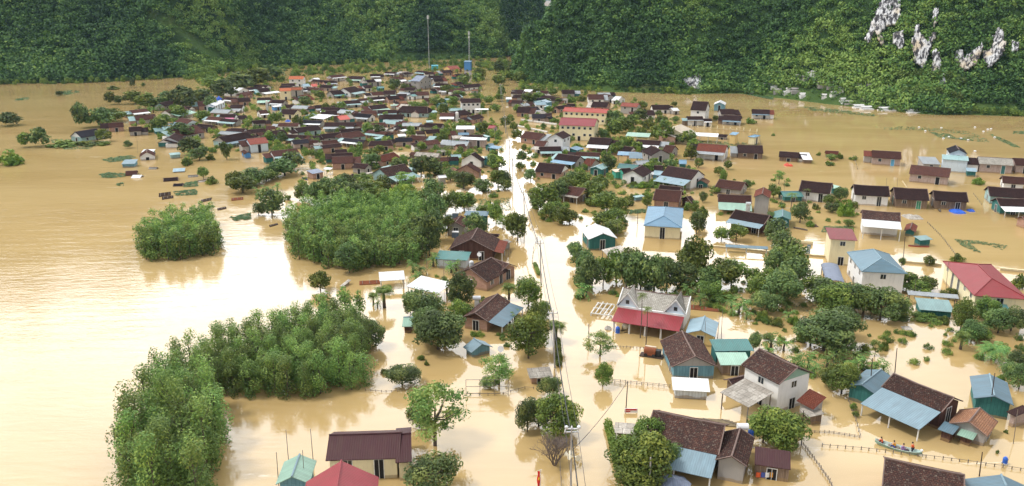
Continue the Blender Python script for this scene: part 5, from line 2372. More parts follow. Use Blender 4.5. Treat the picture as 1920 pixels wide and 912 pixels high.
tops.insert(0, tops[0] + Vector((0, -42, 0)))
for i in range(len(tops) - 1):
    for dx in (-.7, .7):
        wire(tops[i] + Vector((dx, 0, -.2)), tops[i + 1] + Vector((dx, 0, -.2)), .8)
    wire(tops[i] + Vector((0.1, 0, -1.6)), tops[i + 1] + Vector((0.1, 0, -1.6)), .9, .085)
o1, t1 = pole(1173, 772, 1177, 715, 'wood', 'single dark wooden pole beside the rail fence and red sign', False)
LAND.append(('fence side wooden pole', 1175, 745))
wire(tops[1] + Vector((0, 0, -3)), t1, .6, label='long wire slanting from the loudspeaker pole to the wooden pole')
for r in [(1219, 930, 1220, 858, 'concrete'), (1679, 702, 1682, 653, 'wood'), (1632, 742, 1634, 672, 'wood'), (1856, 781, 1863, 700, 'wood'), (1838, 893, 1842, 848, 'wood'), (1504, 835, 1507, 770, 'wood'), (1902, 832, 1905, 768, 'thin'), (1695, 482, 1697, 445, 'wood'),
          (522, 912, 518, 848, 'thin'), (541, 866, 536, 806, 'thin'), (587, 862, 582, 804, 'thin'), (571, 915, 567, 844, 'thin'), (1345, 640, 1349, 592, 'thin'), (1353, 636, 1355, 580, 'thin'), (1322, 650, 1323, 602, 'thin'), (1105, 642, 1104, 608, 'wood'),
          (1311, 445, 1311, 412, 'thin'), (1478, 440, 1480, 412, 'thin'), (1440, 450, 1441, 378, 'thin'), (800, 516, 800, 480, 'thin'), (832, 528, 832, 488, 'thin'), (1461, 362, 1461, 340, 'thin'), (1471, 362, 1471, 340, 'thin'), (1663, 352, 1663, 334, 'thin'), (1683, 352, 1683, 334, 'thin'),
          (962, 455, 962, 432, 'thin'), (958, 475, 958, 452, 'thin'), (954, 482, 954, 458, 'thin'), (985, 210, 985, 188, 'concrete'), (962, 182, 962, 170, 'concrete'), (1196, 420, 1196, 395, 'wood'), (1158, 448, 1158, 418, 'thin'), (846, 300, 846, 250, 'thin'), (500, 245, 501, 192, 'thin'),
          (258, 288, 257, 262, 'thin'), (247, 308, 246, 290, 'thin'), (902, 290, 902, 262, 'thin'), (1107, 330, 1107, 292, 'thin'), (1205, 310, 1205, 280, 'thin'), (1829, 560, 1826, 520, 'thin'), (1889, 560, 1887, 530, 'thin'), (1775, 540, 1777, 490, 'thin'), (1716, 560, 1717, 525, 'thin')]:
    pole(*r[:4], kind=r[4], arm=r[4] == 'concrete' and r[1] < 900)

# masts
def mast(px, py, ty, lattice, label):
    p = P(px, py)
    lo, hi = 5, 70
    for _ in range(24):
        h = (lo + hi) / 2
        if proj((p.x, p.y, h))[1] > ty:
            lo = h
        else:
            hi = h
    root = empty('radio_mast', p)
    mb = MB()
    w_ = .7 if lattice else .22
    c3 = [(w_ * math.cos(a), w_ * math.sin(a)) for a in (0, 2.09, 4.19)]
    for x, y in c3:
        mb.tube((x, y, -1), (x * .5, y * .5, h), .12 if lattice else .09, .08, 5)
    n = int(h / 1.5)
    for i in range(n):
        z = i * 1.5
        k = 1 - .5 * z / h
        for j in range(3):
            a, b = c3[j], c3[(j + 1) % 3]
            mb.tube((a[0] * k, a[1] * k, z), (b[0] * k, b[1] * k, z + 1.5), .05, .05, 3)
    mb.build('lattice', 'steel_light', root)
    for j in range(3):
        m2 = MB()
        a = j * 2.09 + .3
        m2.box(.7 * math.cos(a) - .2, .7 * math.cos(a) + .2, .7 * math.sin(a) - .15, .7 * math.sin(a) + .15, h - 3.2, h - .6)
        if lattice:
            m2.box(.7 * math.cos(a) - .15, .7 * math.cos(a) + .15, .7 * math.sin(a) - .15, .7 * math.sin(a) + .15, h - 6, h - 4.2)
        m2.build('antenna', 'plastic_white', root)
    tag(root, label, 'mast')
    LAND.append((label.split(' rising')[0].replace('red and ', ''), px, (py + ty) / 2))


mast(805, 132, 28, False, 'tall slender mast rising beside the cyan building')
mast(880, 124, 58, True, 'shorter lattice mast rising above the blue tower building')

# ---------------------------------------------------------------- fences, walls, hedges
def fence_row(pts, n, hgt, rails, label, mat='wood_grey', r=.05, post='post'):
    ws = [P(a, b) for a, b in pts]
    L_ = [0]
    for a, b in zip(ws[:-1], ws[1:]):
        L_.append(L_[-1] + (b - a).length)

    def at(s):
        for i in range(len(ws) - 1):
            if s <= L_[i + 1] + 1e-6:
                return ws[i].lerp(ws[i + 1], (s - L_[i]) / max(1e-6, L_[i + 1] - L_[i]))
        return ws[-1]
    o0 = ws[0].copy()
    root = empty('fence', o0)
    for i in range(n):
        p = at(L_[-1] * i / max(1, n - 1)) - o0
        h = hgt * random.uniform(.8, 1.15)
        mb = MB()
        mb.tube((p.x, p.y, -1), (p.x + random.uniform(-.06, .06), p.y, h), r, r * .85, 6)
        mb.build(post, mat, root)
    for z in rails:
        mb = MB()
        mb.path([w_ - o0 + Vector((0, 0, z)) for w_ in ws], .03 if z < 1 else .035, 4)
        mb.build('rail', mat, root)
    tag(root, label, 'fence')
    q = proj((at(L_[-1] / 2)))
    return root


fence_row([(1541, 838), (1620, 844), (1720, 856), (1800, 866), (1930, 885)], 26, .5, [.35], 'line of short stakes running past the boat to the frame edge', r=.07)
fence_row([(1509, 811), (1560, 813), (1612, 821)], 12, .4, [.3, .12], 'short rail fence between the fibre shed and the stake line')
fence_row([(1590, 753), (1604, 790), (1612, 820)], 8, .5, [.4], 'bent weedy fence running down beside the blue porch house')
fence_row([(1506, 836), (1530, 868), (1552, 900), (1565, 925)], 16, .6, [.4, .2], 'curving picket fence leading to the bottom frame edge')
fence_row([(1142, 716), (1175, 720), (1220, 724), (1256, 728)], 12, .6, [.5, .25], 'thin rail fence from the dense round tree to the silvery box')
fence_row([(1150, 652), (1190, 654), (1232, 656)], 14, .45, [.3], 'low fence between the areca palms and the red machine')
fence_row([(1739, 419), (1765, 445), (1795, 484)], 22, .5, [.4], 'dotted stake line crossing the open water to the maroon school', r=.06)
fence_row([(1600, 294), (1608, 318)], 4, .5, [.4], 'leaning dark rail alone in open water near the blue door house', r=.08)
fence_row([(868, 742), (935, 742), (985, 729), (1000, 730)], 10, .4, [.3], 'low fence joining the metal frame and the brick shed')
fence_row([(686, 733), (720, 736), (745, 735)], 7, .35, [.2], 'weedy stakes trailing off the wide plantation')
fence_row([(1825, 365), (1840, 385)], 5, .5, [.4], 'short leaning stake row beyond the two blue tarps')
fence_row([(1008, 452), (1000, 470), (998, 495)], 6, .9, [.7], 'dark picket row along the flooded street edge')
fence_row([(1296, 240), (1330, 242), (1380, 246), (1419, 249)], 11, 1.5, [.5], 'fence with tall cream pillars behind the long white shed', 'wall_cream', .22, 'pillar')
fence_row([(1419, 249), (1424, 262), (1428, 285)], 6, 1.0, [.8, .4], 'side fence of the pillared yard by the blue pyramid pavilion')
fence_row([(745, 262), (770, 268), (800, 280), (815, 285)], 16, .7, [.5], 'bamboo fence crossing the water near the coconut palm', 'bamboo')
fence_row([(560, 292), (590, 296), (605, 300)], 9, .7, [.5], 'bamboo fence behind the slate roofed brick box', 'bamboo')
fence_row([(1041, 700), (1046, 790), (1052, 912), (1056, 960)], 18, .7, [.5, .2], 'old wire fence along the street below the loudspeaker pole')


def wall_thing(pts, h, th, mat, label, name='garden_wall'):
    ws = [P(a, b) for a, b in pts]
    o0 = ws[0].copy()
    mb = MB()
    for a, b in zip(ws[:-1], ws[1:]):
        a, b = a - o0, b - o0
        d = (b - a).normalized()
        n = Vector((-d.y, d.x, 0)) * th / 2
        mb.slab([a - n + Vector((0, 0, h)), b - n + Vector((0, 0, h)), b + n + Vector((0, 0, h)), a + n + Vector((0, 0, h))], h + 1.5)
    o = mb.build(name, mat, None, o0)
    tag(o, label, 'wall')


wall_thing([(1692, 493), (1765, 499)], .5, .35, 'wall_cream', 'cream wall top between the commune hall and maroon school')
wall_thing([(1875, 507), (1960, 515)], .6, .35, 'wall_cream', 'cream wall top beyond the maroon school at the frame edge')
wall_thing([(1311, 461), (1360, 466), (1440, 474), (1560, 484)], .45, .4, 'wall_cream', 'long cream wall along the flooded lane by the walkway roof')
wall_thing([(1487, 457), (1524, 460)], .9, .3, 'wall_cream', 'short cream gate wall beside the cream tower block')
wall_thing([(977, 227), (1044, 236)], 1.0, .3, 'wall_white', 'pale wall before the rose red school')
wall_thing([(968, 238), (1026, 250)], .8, .5, 'wall_white', 'white wall of the school entrance by the street')
wall_thing([(1692, 340), (1700, 352)], .2, .2, 'wall_cream', 'stub of a cream wall in open water')

HEDGES = [([(1139, 800), (1150, 840), (1160, 885)], 1.3, 1.1, 'bright green clipped hedge before the mango tree house'), ([(1046, 642), (1048, 690)], .9, .9, 'narrow green hedge strip along the street wires'),
          ([(1003, 498), (1011, 518)], .8, .8, 'small green hedge by the street bend'), ([(640, 650), (690, 655)], .5, .5, 'thin weedy strip beyond the plantation')]
for pts, h, wd, lab in HEDGES:
    ws = [P(a, b) for a, b in pts]
    rng = np.random.default_rng(int(pts[0][0]))
    cl = []
    for a, b in zip(ws[:-1], ws[1:]):
        n = max(3, int((b - a).length / .6))
        for i in range(n):
            p = a.lerp(b, i / n) - ws[0]
            cl.append([p.x, p.y, h * .5, wd * .6, wd * .6, h * .5, rng.normal(.6, .2)])
    V, F, T = leaf_cloud(cl, int(len(cl) * 160), .13, rng)
    o = link('hedge', np_mesh('hedge', V, F, 'leaf_yellow' if 'bright' in lab else 'leaf_mid', T), None, ws[0])
    tag(o, lab, 'hedge')

# ---------------------------------------------------------------- floating weeds
WEEDS = [[(1640, 239), (1700, 238), (1770, 242), (1820, 248), (1850, 262), (1855, 268), (1820, 264), (1805, 258), (1815, 254), (1780, 250), (1740, 246), (1660, 244)],
         [(1740, 248), (1780, 252), (1790, 258), (1820, 262), (1845, 267), (1800, 263), (1760, 258)], [(1850, 248), (1900, 270), (1915, 278), (1898, 276), (1862, 258)], [(1900, 247), (1925, 247), (1925, 252), (1900, 252)],
         [(190, 300), (212, 295), (245, 292), (255, 296), (230, 303), (205, 305)], [(185, 328), (205, 324), (235, 326), (238, 332), (205, 335), (190, 334)], [(218, 345), (232, 343), (232, 349), (219, 349)], [(335, 345), (370, 340), (372, 350), (345, 352)],
         [(325, 360), (370, 355), (370, 366), (330, 368)], [(95, 262), (130, 262), (180, 270), (170, 280), (120, 281), (100, 272)], [(30, 186), (55, 183), (52, 188), (28, 189)], [(110, 172), (140, 170), (150, 173), (130, 178), (108, 178)],
         [(1790, 450), (1830, 452), (1888, 462), (1880, 470), (1850, 460), (1820, 458), (1840, 475), (1825, 472), (1800, 460)], [(1530, 345), (1560, 350), (1555, 356), (1530, 352)], [(1545, 425), (1600, 425), (1600, 440), (1540, 436)],
         [(1500, 200), (1560, 205), (1640, 215), (1640, 219), (1520, 208)], [(870, 375), (955, 372), (960, 395), (900, 398), (868, 392)], [(1175, 395), (1215, 392), (1210, 400), (1180, 402)], [(1170, 348), (1250, 346), (1252, 354), (1180, 354)],
         [(1440, 560), (1900, 600), (1900, 606), (1600, 598), (1440, 575)], [(430, 408), (470, 400), (472, 412), (440, 415)], [(500, 390), (520, 385), (525, 395), (505, 397)], [(1400, 170), (1450, 180), (1450, 188), (1400, 178)], [(1295, 262), (1420, 270), (1420, 282), (1300, 275)]]
rng = np.random.default_rng(11)
Vs, Ts = [], []
for poly in WEEDS:
    xs, ys = [p[0] for p in poly], [p[1] for p in poly]
    area = (max(xs) - min(xs)) * (max(ys) - min(ys))
    n = int(min(1500, max(160, area * 2.2)))
    sz = 1.6 / ppm(sum(ys) / len(ys))
    pts = []
    for _ in range(n * 3):
        x, y = random.uniform(min(xs), max(xs)), random.uniform(min(ys), max(ys))
        if inpoly(x, y, poly) and noise.noise(Vector((x * .12, y * .35, 0))) > -.25:
            p = P(x, y)
            pts.append((p.x, p.y, random.uniform(.02, .25)))
        if len(pts) >= n:
            break
    for p in pts:
        a = random.uniform(0, 6.28)
        s = sz * random.uniform(.5, 1.3)
        u, v = np.array([math.cos(a), math.sin(a), .2]) * s, np.array([-math.sin(a), math.cos(a), .5]) * s * .5
        c = np.array(p)
        Vs.append(np.stack([c - u, c - v * .3, c + u, c + v]))
        Ts.append(np.clip(rng.normal(.5, .25), 0, 1))
V = np.concatenate(Vs)
V[:, 2] = np.maximum(V[:, 2], .012)
tag(link('water_weeds', np_mesh('water_weeds', V, np.arange(len(V)).reshape(-1, 4), 'leaf_water', Ts)), 'grass tops and weeds breaking the flood surface', kind='stuff')

# low garden growth that fills the yards of the far village and the hill foot
FILL = [([(985, 290), (1230, 280), (1300, 340), (1320, 440), (1290, 420), (1180, 370), (1170, 440), (1040, 430), (1000, 400)], 130, .42), ([(560, 300), (930, 310), (940, 400), (800, 390), (560, 345)], 110, .45),
        ([(1320, 330), (1620, 350), (1600, 440), (1440, 440), (1340, 400)], 50, .38), ([(1400, 560), (1500, 520), (1720, 580), (1920, 560), (1920, 720), (1800, 660), (1620, 720), (1420, 700)], 70, .36), ([(760, 500), (860, 520), (1000, 560), (960, 640), (780, 620)], 24, .34),
        ([(1080, 490), (1380, 490), (1440, 560), (1360, 600), (1300, 560), (1100, 560)], 55, .4),
        ([(235, 235), (330, 175), (440, 150), (560, 135), (700, 130), (880, 128), (935, 145), (945, 300), (800, 335), (700, 330), (560, 300), (470, 285), (380, 290), (300, 262)], 1100, .55),
        ([(965, 165), (1060, 168), (1230, 200), (1290, 235), (1260, 275), (1310, 340), (1300, 400), (1180, 360), (1060, 340), (990, 300), (970, 220)], 420, .5),
        ([(340, 152), (430, 130), (560, 124), (700, 118), (900, 112), (960, 118), (975, 150), (900, 132), (700, 136), (560, 142), (440, 165)], 420, .95),
        ([(975, 150), (1100, 166), (1300, 175), (1300, 178), (1100, 172), (975, 168)], 160, .7), ([(1600, 200), (1660, 205), (1790, 212), (1788, 216), (1650, 209)], 60, .5),
        ([(0, 155), (200, 152), (330, 145), (330, 148), (200, 156), (0, 160)], 120, .7), ([(1820, 212), (1920, 216), (1920, 219), (1820, 215)], 50, .7)]
foot = [(h.location.x, h.location.y, h['half_len'] + .8, h['front_w'] + 1.6, h.rotation_euler.z) for h in HOUSES]
Vs, Ts = [], []
for fi, (poly, n, hs) in enumerate(FILL):
    xs, ys = [p[0] for p in poly], [p[1] for p in poly]
    wpoly = [(P(a, b).x, P(a, b).y) for a, b in poly]
    k = t_ = 0
    while k < n and t_ < n * 12:
        t_ += 1
        x, y = random.uniform(min(xs), max(xs)), random.uniform(min(ys), max(ys))
        if not inpoly(x, y, poly) or noise.noise(Vector((x * .035, y * .08, fi))) < (-.12 if fi < 8 else -.4):
            continue
        p = P(x, y)
        if fi < 8 and abs(x - interp(y, [(150, 914), (200, 930), (270, 955), (350, 975), (450, 1000)])) < 14:
            continue
        bad = False
        for hx, hy, hl_, hw_, rz in foot:
            dx, dy = p.x - hx, p.y - hy
            if abs(dx) < 14 and abs(dy) < 14:
                c_, s_ = math.cos(-rz), math.sin(-rz)
                if abs(dx * c_ - dy * s_) < hl_ and abs(dx * s_ + dy * c_) < hw_:
                    bad = True
                    break
        if bad:
            continue
        v, f, tt = tree_meshes('bush' if random.random() < .6 or fi < 6 else 'round', 2 if y < 400 else 0)[k % 5][2]
        s = hs * random.uniform(.5, 1.15)
        a = random.uniform(0, 6.28)
        rot = np.array([[math.cos(a), math.sin(a), 0], [-math.sin(a), math.cos(a), 0], [0, 0, 1]])
        idx = np.arange(len(v)).reshape(-1, 4)[::2].ravel()   # every second leaf
        Vs.append((v[idx] * np.array([s, s, s * 1.15])) @ rot + np.array([p.x, p.y, -.1 * s]))
        Ts.append(np.clip(tt[::2] + random.uniform(-.35, .35), 0, 1))
        k += 1
V = np.concatenate(Vs)
tag(link('garden_growth', np_mesh('garden_growth', V, np.arange(len(V)).reshape(-1, 4), 'leaf_mid', np.concatenate(Ts))), 'mixed low greenery filling yards and the hill foot', kind='stuff')

# ---------------------------------------------------------------- the boat and its people
def skin_person(name, joints, radii, edges, mat, parent=None):
    me = bpy.data.meshes.new(name)
    me.from_pydata([tuple(j) for j in joints], edges, [])
    me.materials.append(MATS[mat])
    o = bpy.data.objects.new(name, me)
    COL.objects.link(o)
    if parent:
        o.parent = parent
    md = o.modifiers.new('skin', 'SKIN')
    for i, r in enumerate(radii):
        v = me.skin_vertices[0].data[i]
        v.radius = (r, r)
        v.use_root = i == 0
    sb = o.modifiers.new('smooth', 'SUBSURF')
    sb.levels = sb.render_levels = 1
    return o


def person(loc, rz, pose, shirt, pants, label, life=None):
    """local frame: faces +x"""
    hip = .28 if pose == 'sit' else .82
    lean = .12 if pose == 'sit' else .08
    sh = hip + .48
    J = [(0, 0, hip), (lean * .5, 0, hip + .26), (lean, 0, sh), (lean + .02, 0, sh + .1), (lean + .05, 0, sh + .21), (lean + .06, 0, sh + .3)]
    Rr = [.14, .13, .13, .055, .095, .08]
    E = [(0, 1), (1, 2), (2, 3), (3, 4), (4, 5)]
    T = []
    for s in (-1, 1):
        k = len(J)
        el = (lean + .16, s * .26, sh - .24) if pose == 'sit' else (lean + .02, s * .25, sh - .26)
        wr = (lean + .36, s * .16, sh - .34) if pose == 'sit' else (lean + .22, s * .22, sh - .42)
        J += [(lean, s * .17, sh - .02), el, wr, (wr[0] + .06, wr[1], wr[2] - .02)]
        Rr += [.065, .045, .032, .035]
        E += [(2, k), (k, k + 1), (k + 1, k + 2), (k + 2, k + 3)]
        for f in range(4):
            J.append((wr[0] + .12 + .012 * (f in (1, 2)), wr[1] + (f - 1.5) * .022, wr[2] - .05))
            Rr.append(.009)
            E.append((k + 3, len(J) - 1))
        J.append((wr[0] + .07, wr[1] - s * .05, wr[2] - .02))
        Rr.append(.01)
        E.append((k + 3, len(J) - 1))
        k = len(J)
        if pose == 'sit':
            J += [(.05, s * .1, hip - .02), (.38, s * .15, hip + .1), (.5, s * .13, .06), (.62, s * .13, .03)]
        else:
            J += [(0, s * .1, hip - .05), (.04, s * .12, .45), (0, s * .12, .06), (.12, s * .13, .03)]
        Rr += [.1, .065, .045, .04]
        E += [(0, k), (k, k + 1), (k + 1, k + 2), (k + 2, k + 3)]
    root = skin_person('person', J, Rr, E, 'skin')
    root.location = loc
    root.rotation_euler = (0, 0, rz)
    def part(nm, idx, ed, grow, mat):
        m_ = {a: i for i, a in enumerate(idx)}
        return skin_person(nm, [J[a] for a in idx], [Rr[a] * grow + .012 for a in idx], [(m_[a], m_[b]) for a, b in ed if a in m_ and b in m_], mat, root)
    a1, a2 = 6, 19
    part('shirt', [0, 1, 2, a1, a1 + 1, a2, a2 + 1], E, 1.12, shirt)
    l1, l2 = 15, 28
    part('trousers', [0, l1, l1 + 1, l1 + 2, l2, l2 + 1, l2 + 2], E, 1.1, pants)
    if life:
        part('life_vest', [0, 1, 2], E, 1.45, life)
    mb = MB()
    mb.lathe([(.085, -.02), (.105, .04), (.1, .1), (.06, .14), (.01, .155)], 10, 0, (lean + .035, 0, sh + .2))
    mb.build('hair', 'hair', root)
    mb = MB()
    for s in (-1, 1):
        mb.box(lean + .145, lean + .155, s * .035 - .012, s * .035 + .012, sh + .215, sh + .23)
    mb.box(lean + .14, lean + .152, -.025, .025, sh + .135, sh + .145)
    mb.build('face', 'hair', root)
    mb = MB()
    mb.tube((lean + .14, 0, sh + .2), (lean + .17, 0, sh + .17), .008, .014, 5)
    mb.build('nose', 'skin', root)
    tag(root, label, 'person')
    return root


A_, B_ = P(1640, 831), P(1728, 855)
Lb = (B_ - A_).length
ang = math.atan2((B_ - A_).y, (B_ - A_).x)
boat = empty('rowing_boat', (A_ + B_) / 2, ang)
nS = 18
def hullsec(t, inner):
    x = (t - .5) * Lb
    k = math.sin(math.pi * min(1, max(0, t))) ** .55
    wd = .52 * k + .1
    rim = .34 + .3 * abs(2 * t - 1) ** 2.5
    bot = -.12 + .32 * abs(2 * t - 1) ** 3
    if inner:
        wd -= .05
        bot += .07
        rim -= .005
    return [(x, -wd, rim), (x, -wd * .72, bot + .04), (x, 0, bot), (x, wd * .72, bot + .04), (x, wd, rim)]
for nm, inn, mt in (('hull', False, 'boat_green'), ('floor', True, 'boat_inside')):
    mb = MB()
    for i in range(nS):
        a, b = hullsec(i / nS, inn), hullsec((i + 1) / nS, inn)
        for j in range(4):
            q = [a[j], a[j + 1], b[j + 1], b[j]]
            mb.poly(q if inn else q[::-1])
    mb.build(nm, mt, boat)
mb = MB()
for s in (0, 4):
    mb.path([hullsec(i / nS, False)[s] for i in range(nS + 1)], .035, 5)
mb.build('gunwale', 'boat_inside', boat)
for t in (.3, .5, .7):
    mb = MB()
    wd = .5
    mb.box((t - .5) * Lb - .1, (t - .5) * Lb + .1, -wd, wd, .2, .24)
    mb.build('seat', 'wood_grey', boat)
tag(boat, 'slender pale green wooden boat carrying four people', 'boat')
def on_boat(t, off=0, z=0.0):
    v = Vector(((t - .5) * Lb, off, z))
    c, s = math.cos(ang), math.sin(ang)
    return Vector((boat.location.x + v.x * c - v.y * s, boat.location.y + v.x * s + v.y * c, z))
person(on_boat(.15, 0, .05), ang + 2.6, 'sit', 'cloth_red', 'cloth_dark', 'person in a dull red top sitting at the pointed far end of the boat')
person(on_boat(.43, .05, .0), ang + 2.9, 'sit', 'cloth_orange', 'cloth_blue', 'person in a bright orange yellow vest sitting amid the boat', 'cloth_orange')
person(on_boat(.58, -.05, .0), ang + .3, 'sit', 'cloth_purple', 'cloth_purple', 'person in purple clothes sitting low in the boat')
person(on_boat(.80, 0, -.02), ang + 3.0, 'stand', 'cloth_red', 'cloth_dark', 'person in a red orange life vest standing towards the stern', 'cloth_red')
mb = MB()
mb.lathe([(.22, 0), (.3, .12), (.26, .26), (.12, .34), (.02, .36)], 10)
o = mb.build('sack', 'cloth_dark', None, on_boat(.68, .05, -.03))
tag(o, 'dark sack lying on the boat floor', 'sack')
mo = empty('outboard_motor', on_boat(.985, 0, .62), ang)
mb = MB()
mb.lathe([(.1, 0), (.16, .05), (.17, .2), (.1, .28)], 10)
mb.build('cowling', 'plastic_white', mo)
mb = MB()
mb.tube((0, 0, 0), (.25, 0, -.75), .05, .04, 6)
mb.build('shaft', 'wire_black', mo)
tag(mo, 'small white topped outboard motor on the stern', 'motor')

# ---------------------------------------------------------------- smaller things
def heap(px, py, wpx, dpx, h, mat, label, name='tarpaulin', cat='tarpaulin', seed=0):
    p = P(px, py)
    sc = ppm(py)
    rx = wpx / sc / 2
    ry = max(.5, min(rx, dpx / sc * 2.2))
    n = 22
    mb = MB()
    g = {}
    for j in range(n + 1):
        for i in range(n + 1):
            u, v = i / n * 2 - 1, j / n * 2 - 1
            r = max(abs(u), abs(v)) * .6 + math.hypot(u, v) * .4
            z = h * max(0, 1 - r ** 2.2) * (.75 + .5 * noise.noise(Vector((u * 2.1, v * 2.1, seed)))) + .09 * noise.noise(Vector((u * 7, v * 7, seed + 2)))
            k = 1 + .15 * noise.noise(Vector((u * 1.5, v * 1.5, seed + 9)))
            g[i, j] = len(mb.v)
            mb.v.append((u * rx * k, v * ry * k, z if r < .95 else -.3))
    for j in range(n):
        for i in range(n):
            mb.f.append((g[i, j], g[i + 1, j], g[i + 1, j + 1], g[i, j + 1]))
            mb.m.append(0)
    o = mb.build(name, mat, None, p)
    tag(o, label, cat)
    return o


heap(1795, 398, 28, 7, 1.0, 'tarp_blue', 'crumpled blue tarpaulin floating before the plank house', seed=1)
heap(1820, 396, 14, 5, .7, 'tarp_blue', 'smaller bluish tarpaulin just beyond the crumpled blue one', seed=2)
heap(410, 189, 16, 6, 2.6, 'tarp_blue', 'bright blue tarpaulin behind a white roof in the far village', seed=3)
heap(754, 236, 13, 5, 2.4, 'tarp_blue', 'blue tarpaulin heap behind the village house with grey awning', seed=4)
heap(771, 237, 14, 5, 2.2, 'tarp_blue', 'second blue tarpaulin heap beside the white gabled annex', seed=5)
heap(540, 228, 11, 3, 1.0, 'tarp_blue', 'small blue tarpaulin near the broad white canopy', seed=6)
heap(1478, 311, 16, 4, 1.0, 'tarp_red', 'orange red tarpaulin before the small plank house with white end', seed=7)
heap(261, 216, 6, 3, .8, 'tarp_red', 'tiny orange tarpaulin among the river side banana plants', seed=8)
heap(1711, 408, 34, 8, .9, 'fibre', 'heap of crumpled roofing sheets left in the water', 'debris_pile', 'debris', seed=9)
heap(1140, 617, 14, 5, .7, 'concrete', 'grey gravel heap at the edge of the villa porch', 'gravel_heap', 'gravel heap', seed=10)
heap(1525, 424, 18, 5, .5, 'wood_dark', 'dark heap of branches beside a weedy yard', 'debris_pile', 'debris', seed=11)
heap(1700, 616, 20, 5, .4, 'concrete', 'pale rubbish drifting below the dark tree row', 'debris_pile', 'debris', seed=12)


def small_boat(a, b, mat, label, wd=.35):
    A, B = P(*a), P(*b)
    L_ = (B - A).length
    an = math.atan2((B - A).y, (B - A).x)
    root = empty('small_boat', (A + B) / 2, an)
    for nm, inn in (('hull', 0), ('floor', .05)):
        mb = MB()
        prev = None
        for i in range(11):
            t = i / 10
            k = wd * (.35 + .65 * math.sin(math.pi * t) ** .6) - inn
            x = (t - .5) * L_
            sec = [(x, -k, .3), (x, -k * .6, inn), (x, k * .6, inn), (x, k, .3)]
            if prev:
                for j in range(3):
                    q = [prev[j], prev[j + 1], sec[j + 1], sec[j]]
                    mb.poly(q if inn else q[::-1])
            prev = sec
        mb.build(nm, mat if not inn else 'wood_grey', root)
    tag(root, label, 'boat')


small_boat((1703, 462), (1742, 464), 'metal_redmetal', 'red hulled small boat tied to the teal boat hut')
small_boat((1758, 390), (1763, 398), 'wood_dark', 'dark narrow boat at the door of the plank house')
small_boat((1488, 428), (1514, 433), 'wood_grey', 'long grey canoe beside the teal gabled hut')
small_boat((566, 334), (576, 338), 'plastic_blue', 'small blue boat moored by the slate roofed brick box')
small_boat((1230, 382), (1238, 390), 'cloth_orange', 'small orange and blue boat behind the pyramid roof')
small_boat((868, 272), (878, 274), 'wood_dark', 'small dark boat by the flat roofed brick building')


def raft(a, b, c, label, mat='wood_dark'):
    A, B, C = P(*a), P(*b), P(*c)
    root = empty('raft', A)
    n = 6
    for i in range(n):
        t = i / (n - 1)
        o = (C - A) * t
        mb = MB()
        mb.tube(o + Vector((0, 0, .12)), B - A + o + Vector((0, 0, .12)), .11, .1, 6)
        mb.build('log', mat, root)
    for t in (.15, .5, .85):
        q = (B - A) * t
        mb = MB()
        mb.tube(q + Vector((0, 0, .26)), q + (C - A) + Vector((0, 0, .26)), .05, .05, 5)
        mb.build('crossbeam', 'wood_grey', root)
    tag(root, label, 'raft')


raft((674, 529), (712, 527), (674, 535), 'long reddish brown raft tied to the flat white canopy', 'rust_machine')
raft((298, 364), (320, 361), (298, 370), 'low raft of grey logs drifting beyond the oval grove')
raft((304, 371), (325, 368), (304, 375), 'darker raft of logs drifting just below the grey one')
raft((378, 376), (397, 372), (377, 380), 'grey raft drifting behind the oval grove')
raft((434, 373), (456, 371), (434, 377), 'short reddish raft between the grove and village', 'rust_machine')
raft((408, 392), (424, 389), (408, 395), 'small dark raft touching the corner of the oval grove')
raft((1290, 573), (1356, 579), (1290, 580), 'rusty brown raft in front of the banana plants beyond the villa', 'rust_machine')
raft((1268, 784), (1368, 790), (1300, 796), 'loose bamboo poles floating behind the mango tree house', 'bamboo')
raft((505, 424), (520, 420), (506, 426), 'drifting branch bundle beside the big middle grove')

# threshing machine standing on a pallet in the water
mc = empty('threshing_machine', P(1222, 668), -.35)
mb = MB()
mb.box(-1.9, 1.9, -.8, .8, .02, .16)
mb.build('pallet', 'wood_dark', mc)
mb = MB()
mb.box(-1.2, .6, -.6, .6, .3, 1.1)
mb.tube((-1.25, -.1, 1.05), (.65, -.1, 1.05), .5, .5, 14)
mb.build('drum_housing', 'rust_machine', mc)
mb = MB()
mb.slab([(-1.2, .1, 1.62), (.6, .1, 1.62), (.6, .7, 1.5), (-1.2, .7, 1.5)], .06)
mb.build('hopper', 'metal_cream', mc)
mb = MB()
mb.box(.7, 1.5, -.45, .45, .3, 1.25)
mb.build('engine', 'wire_black', mc)
for x in (-.9, .4):
    for s in (-.7, .7):
        mb = MB()
        mb.tube((x, s - .05, .35), (x, s + .05, .35), .3, .3, 14)
        mb.build('wheel', 'wire_black', mc)
tag(mc, 'rusty orange threshing machine on a pallet beside the brown gable', 'machine')

# cement mixer and barrels by the villa porch
mx = empty('cement_mixer', P(1172, 622), .4)
mb = MB()
mb.lathe([(.25, 0), (.55, .35), (.6, .7), (.35, 1.1), (.3, 1.15)], 14, 0, (0, 0, .5))
mb.build('drum', 'cream_horn', mx)
mb = MB()
for s in (-1, 1):
    mb.tube((s * .6, 0, -.8), (s * .6, 0, 1.1), .05, .05, 6)
    mb.tube((-.6, s * .5, 0.05), (.6, s * .5, .05), .05, .05, 6)
mb.build('frame', 'wire_black', mx)
tag(mx, 'cream cement mixer half under the villa porch', 'mixer')


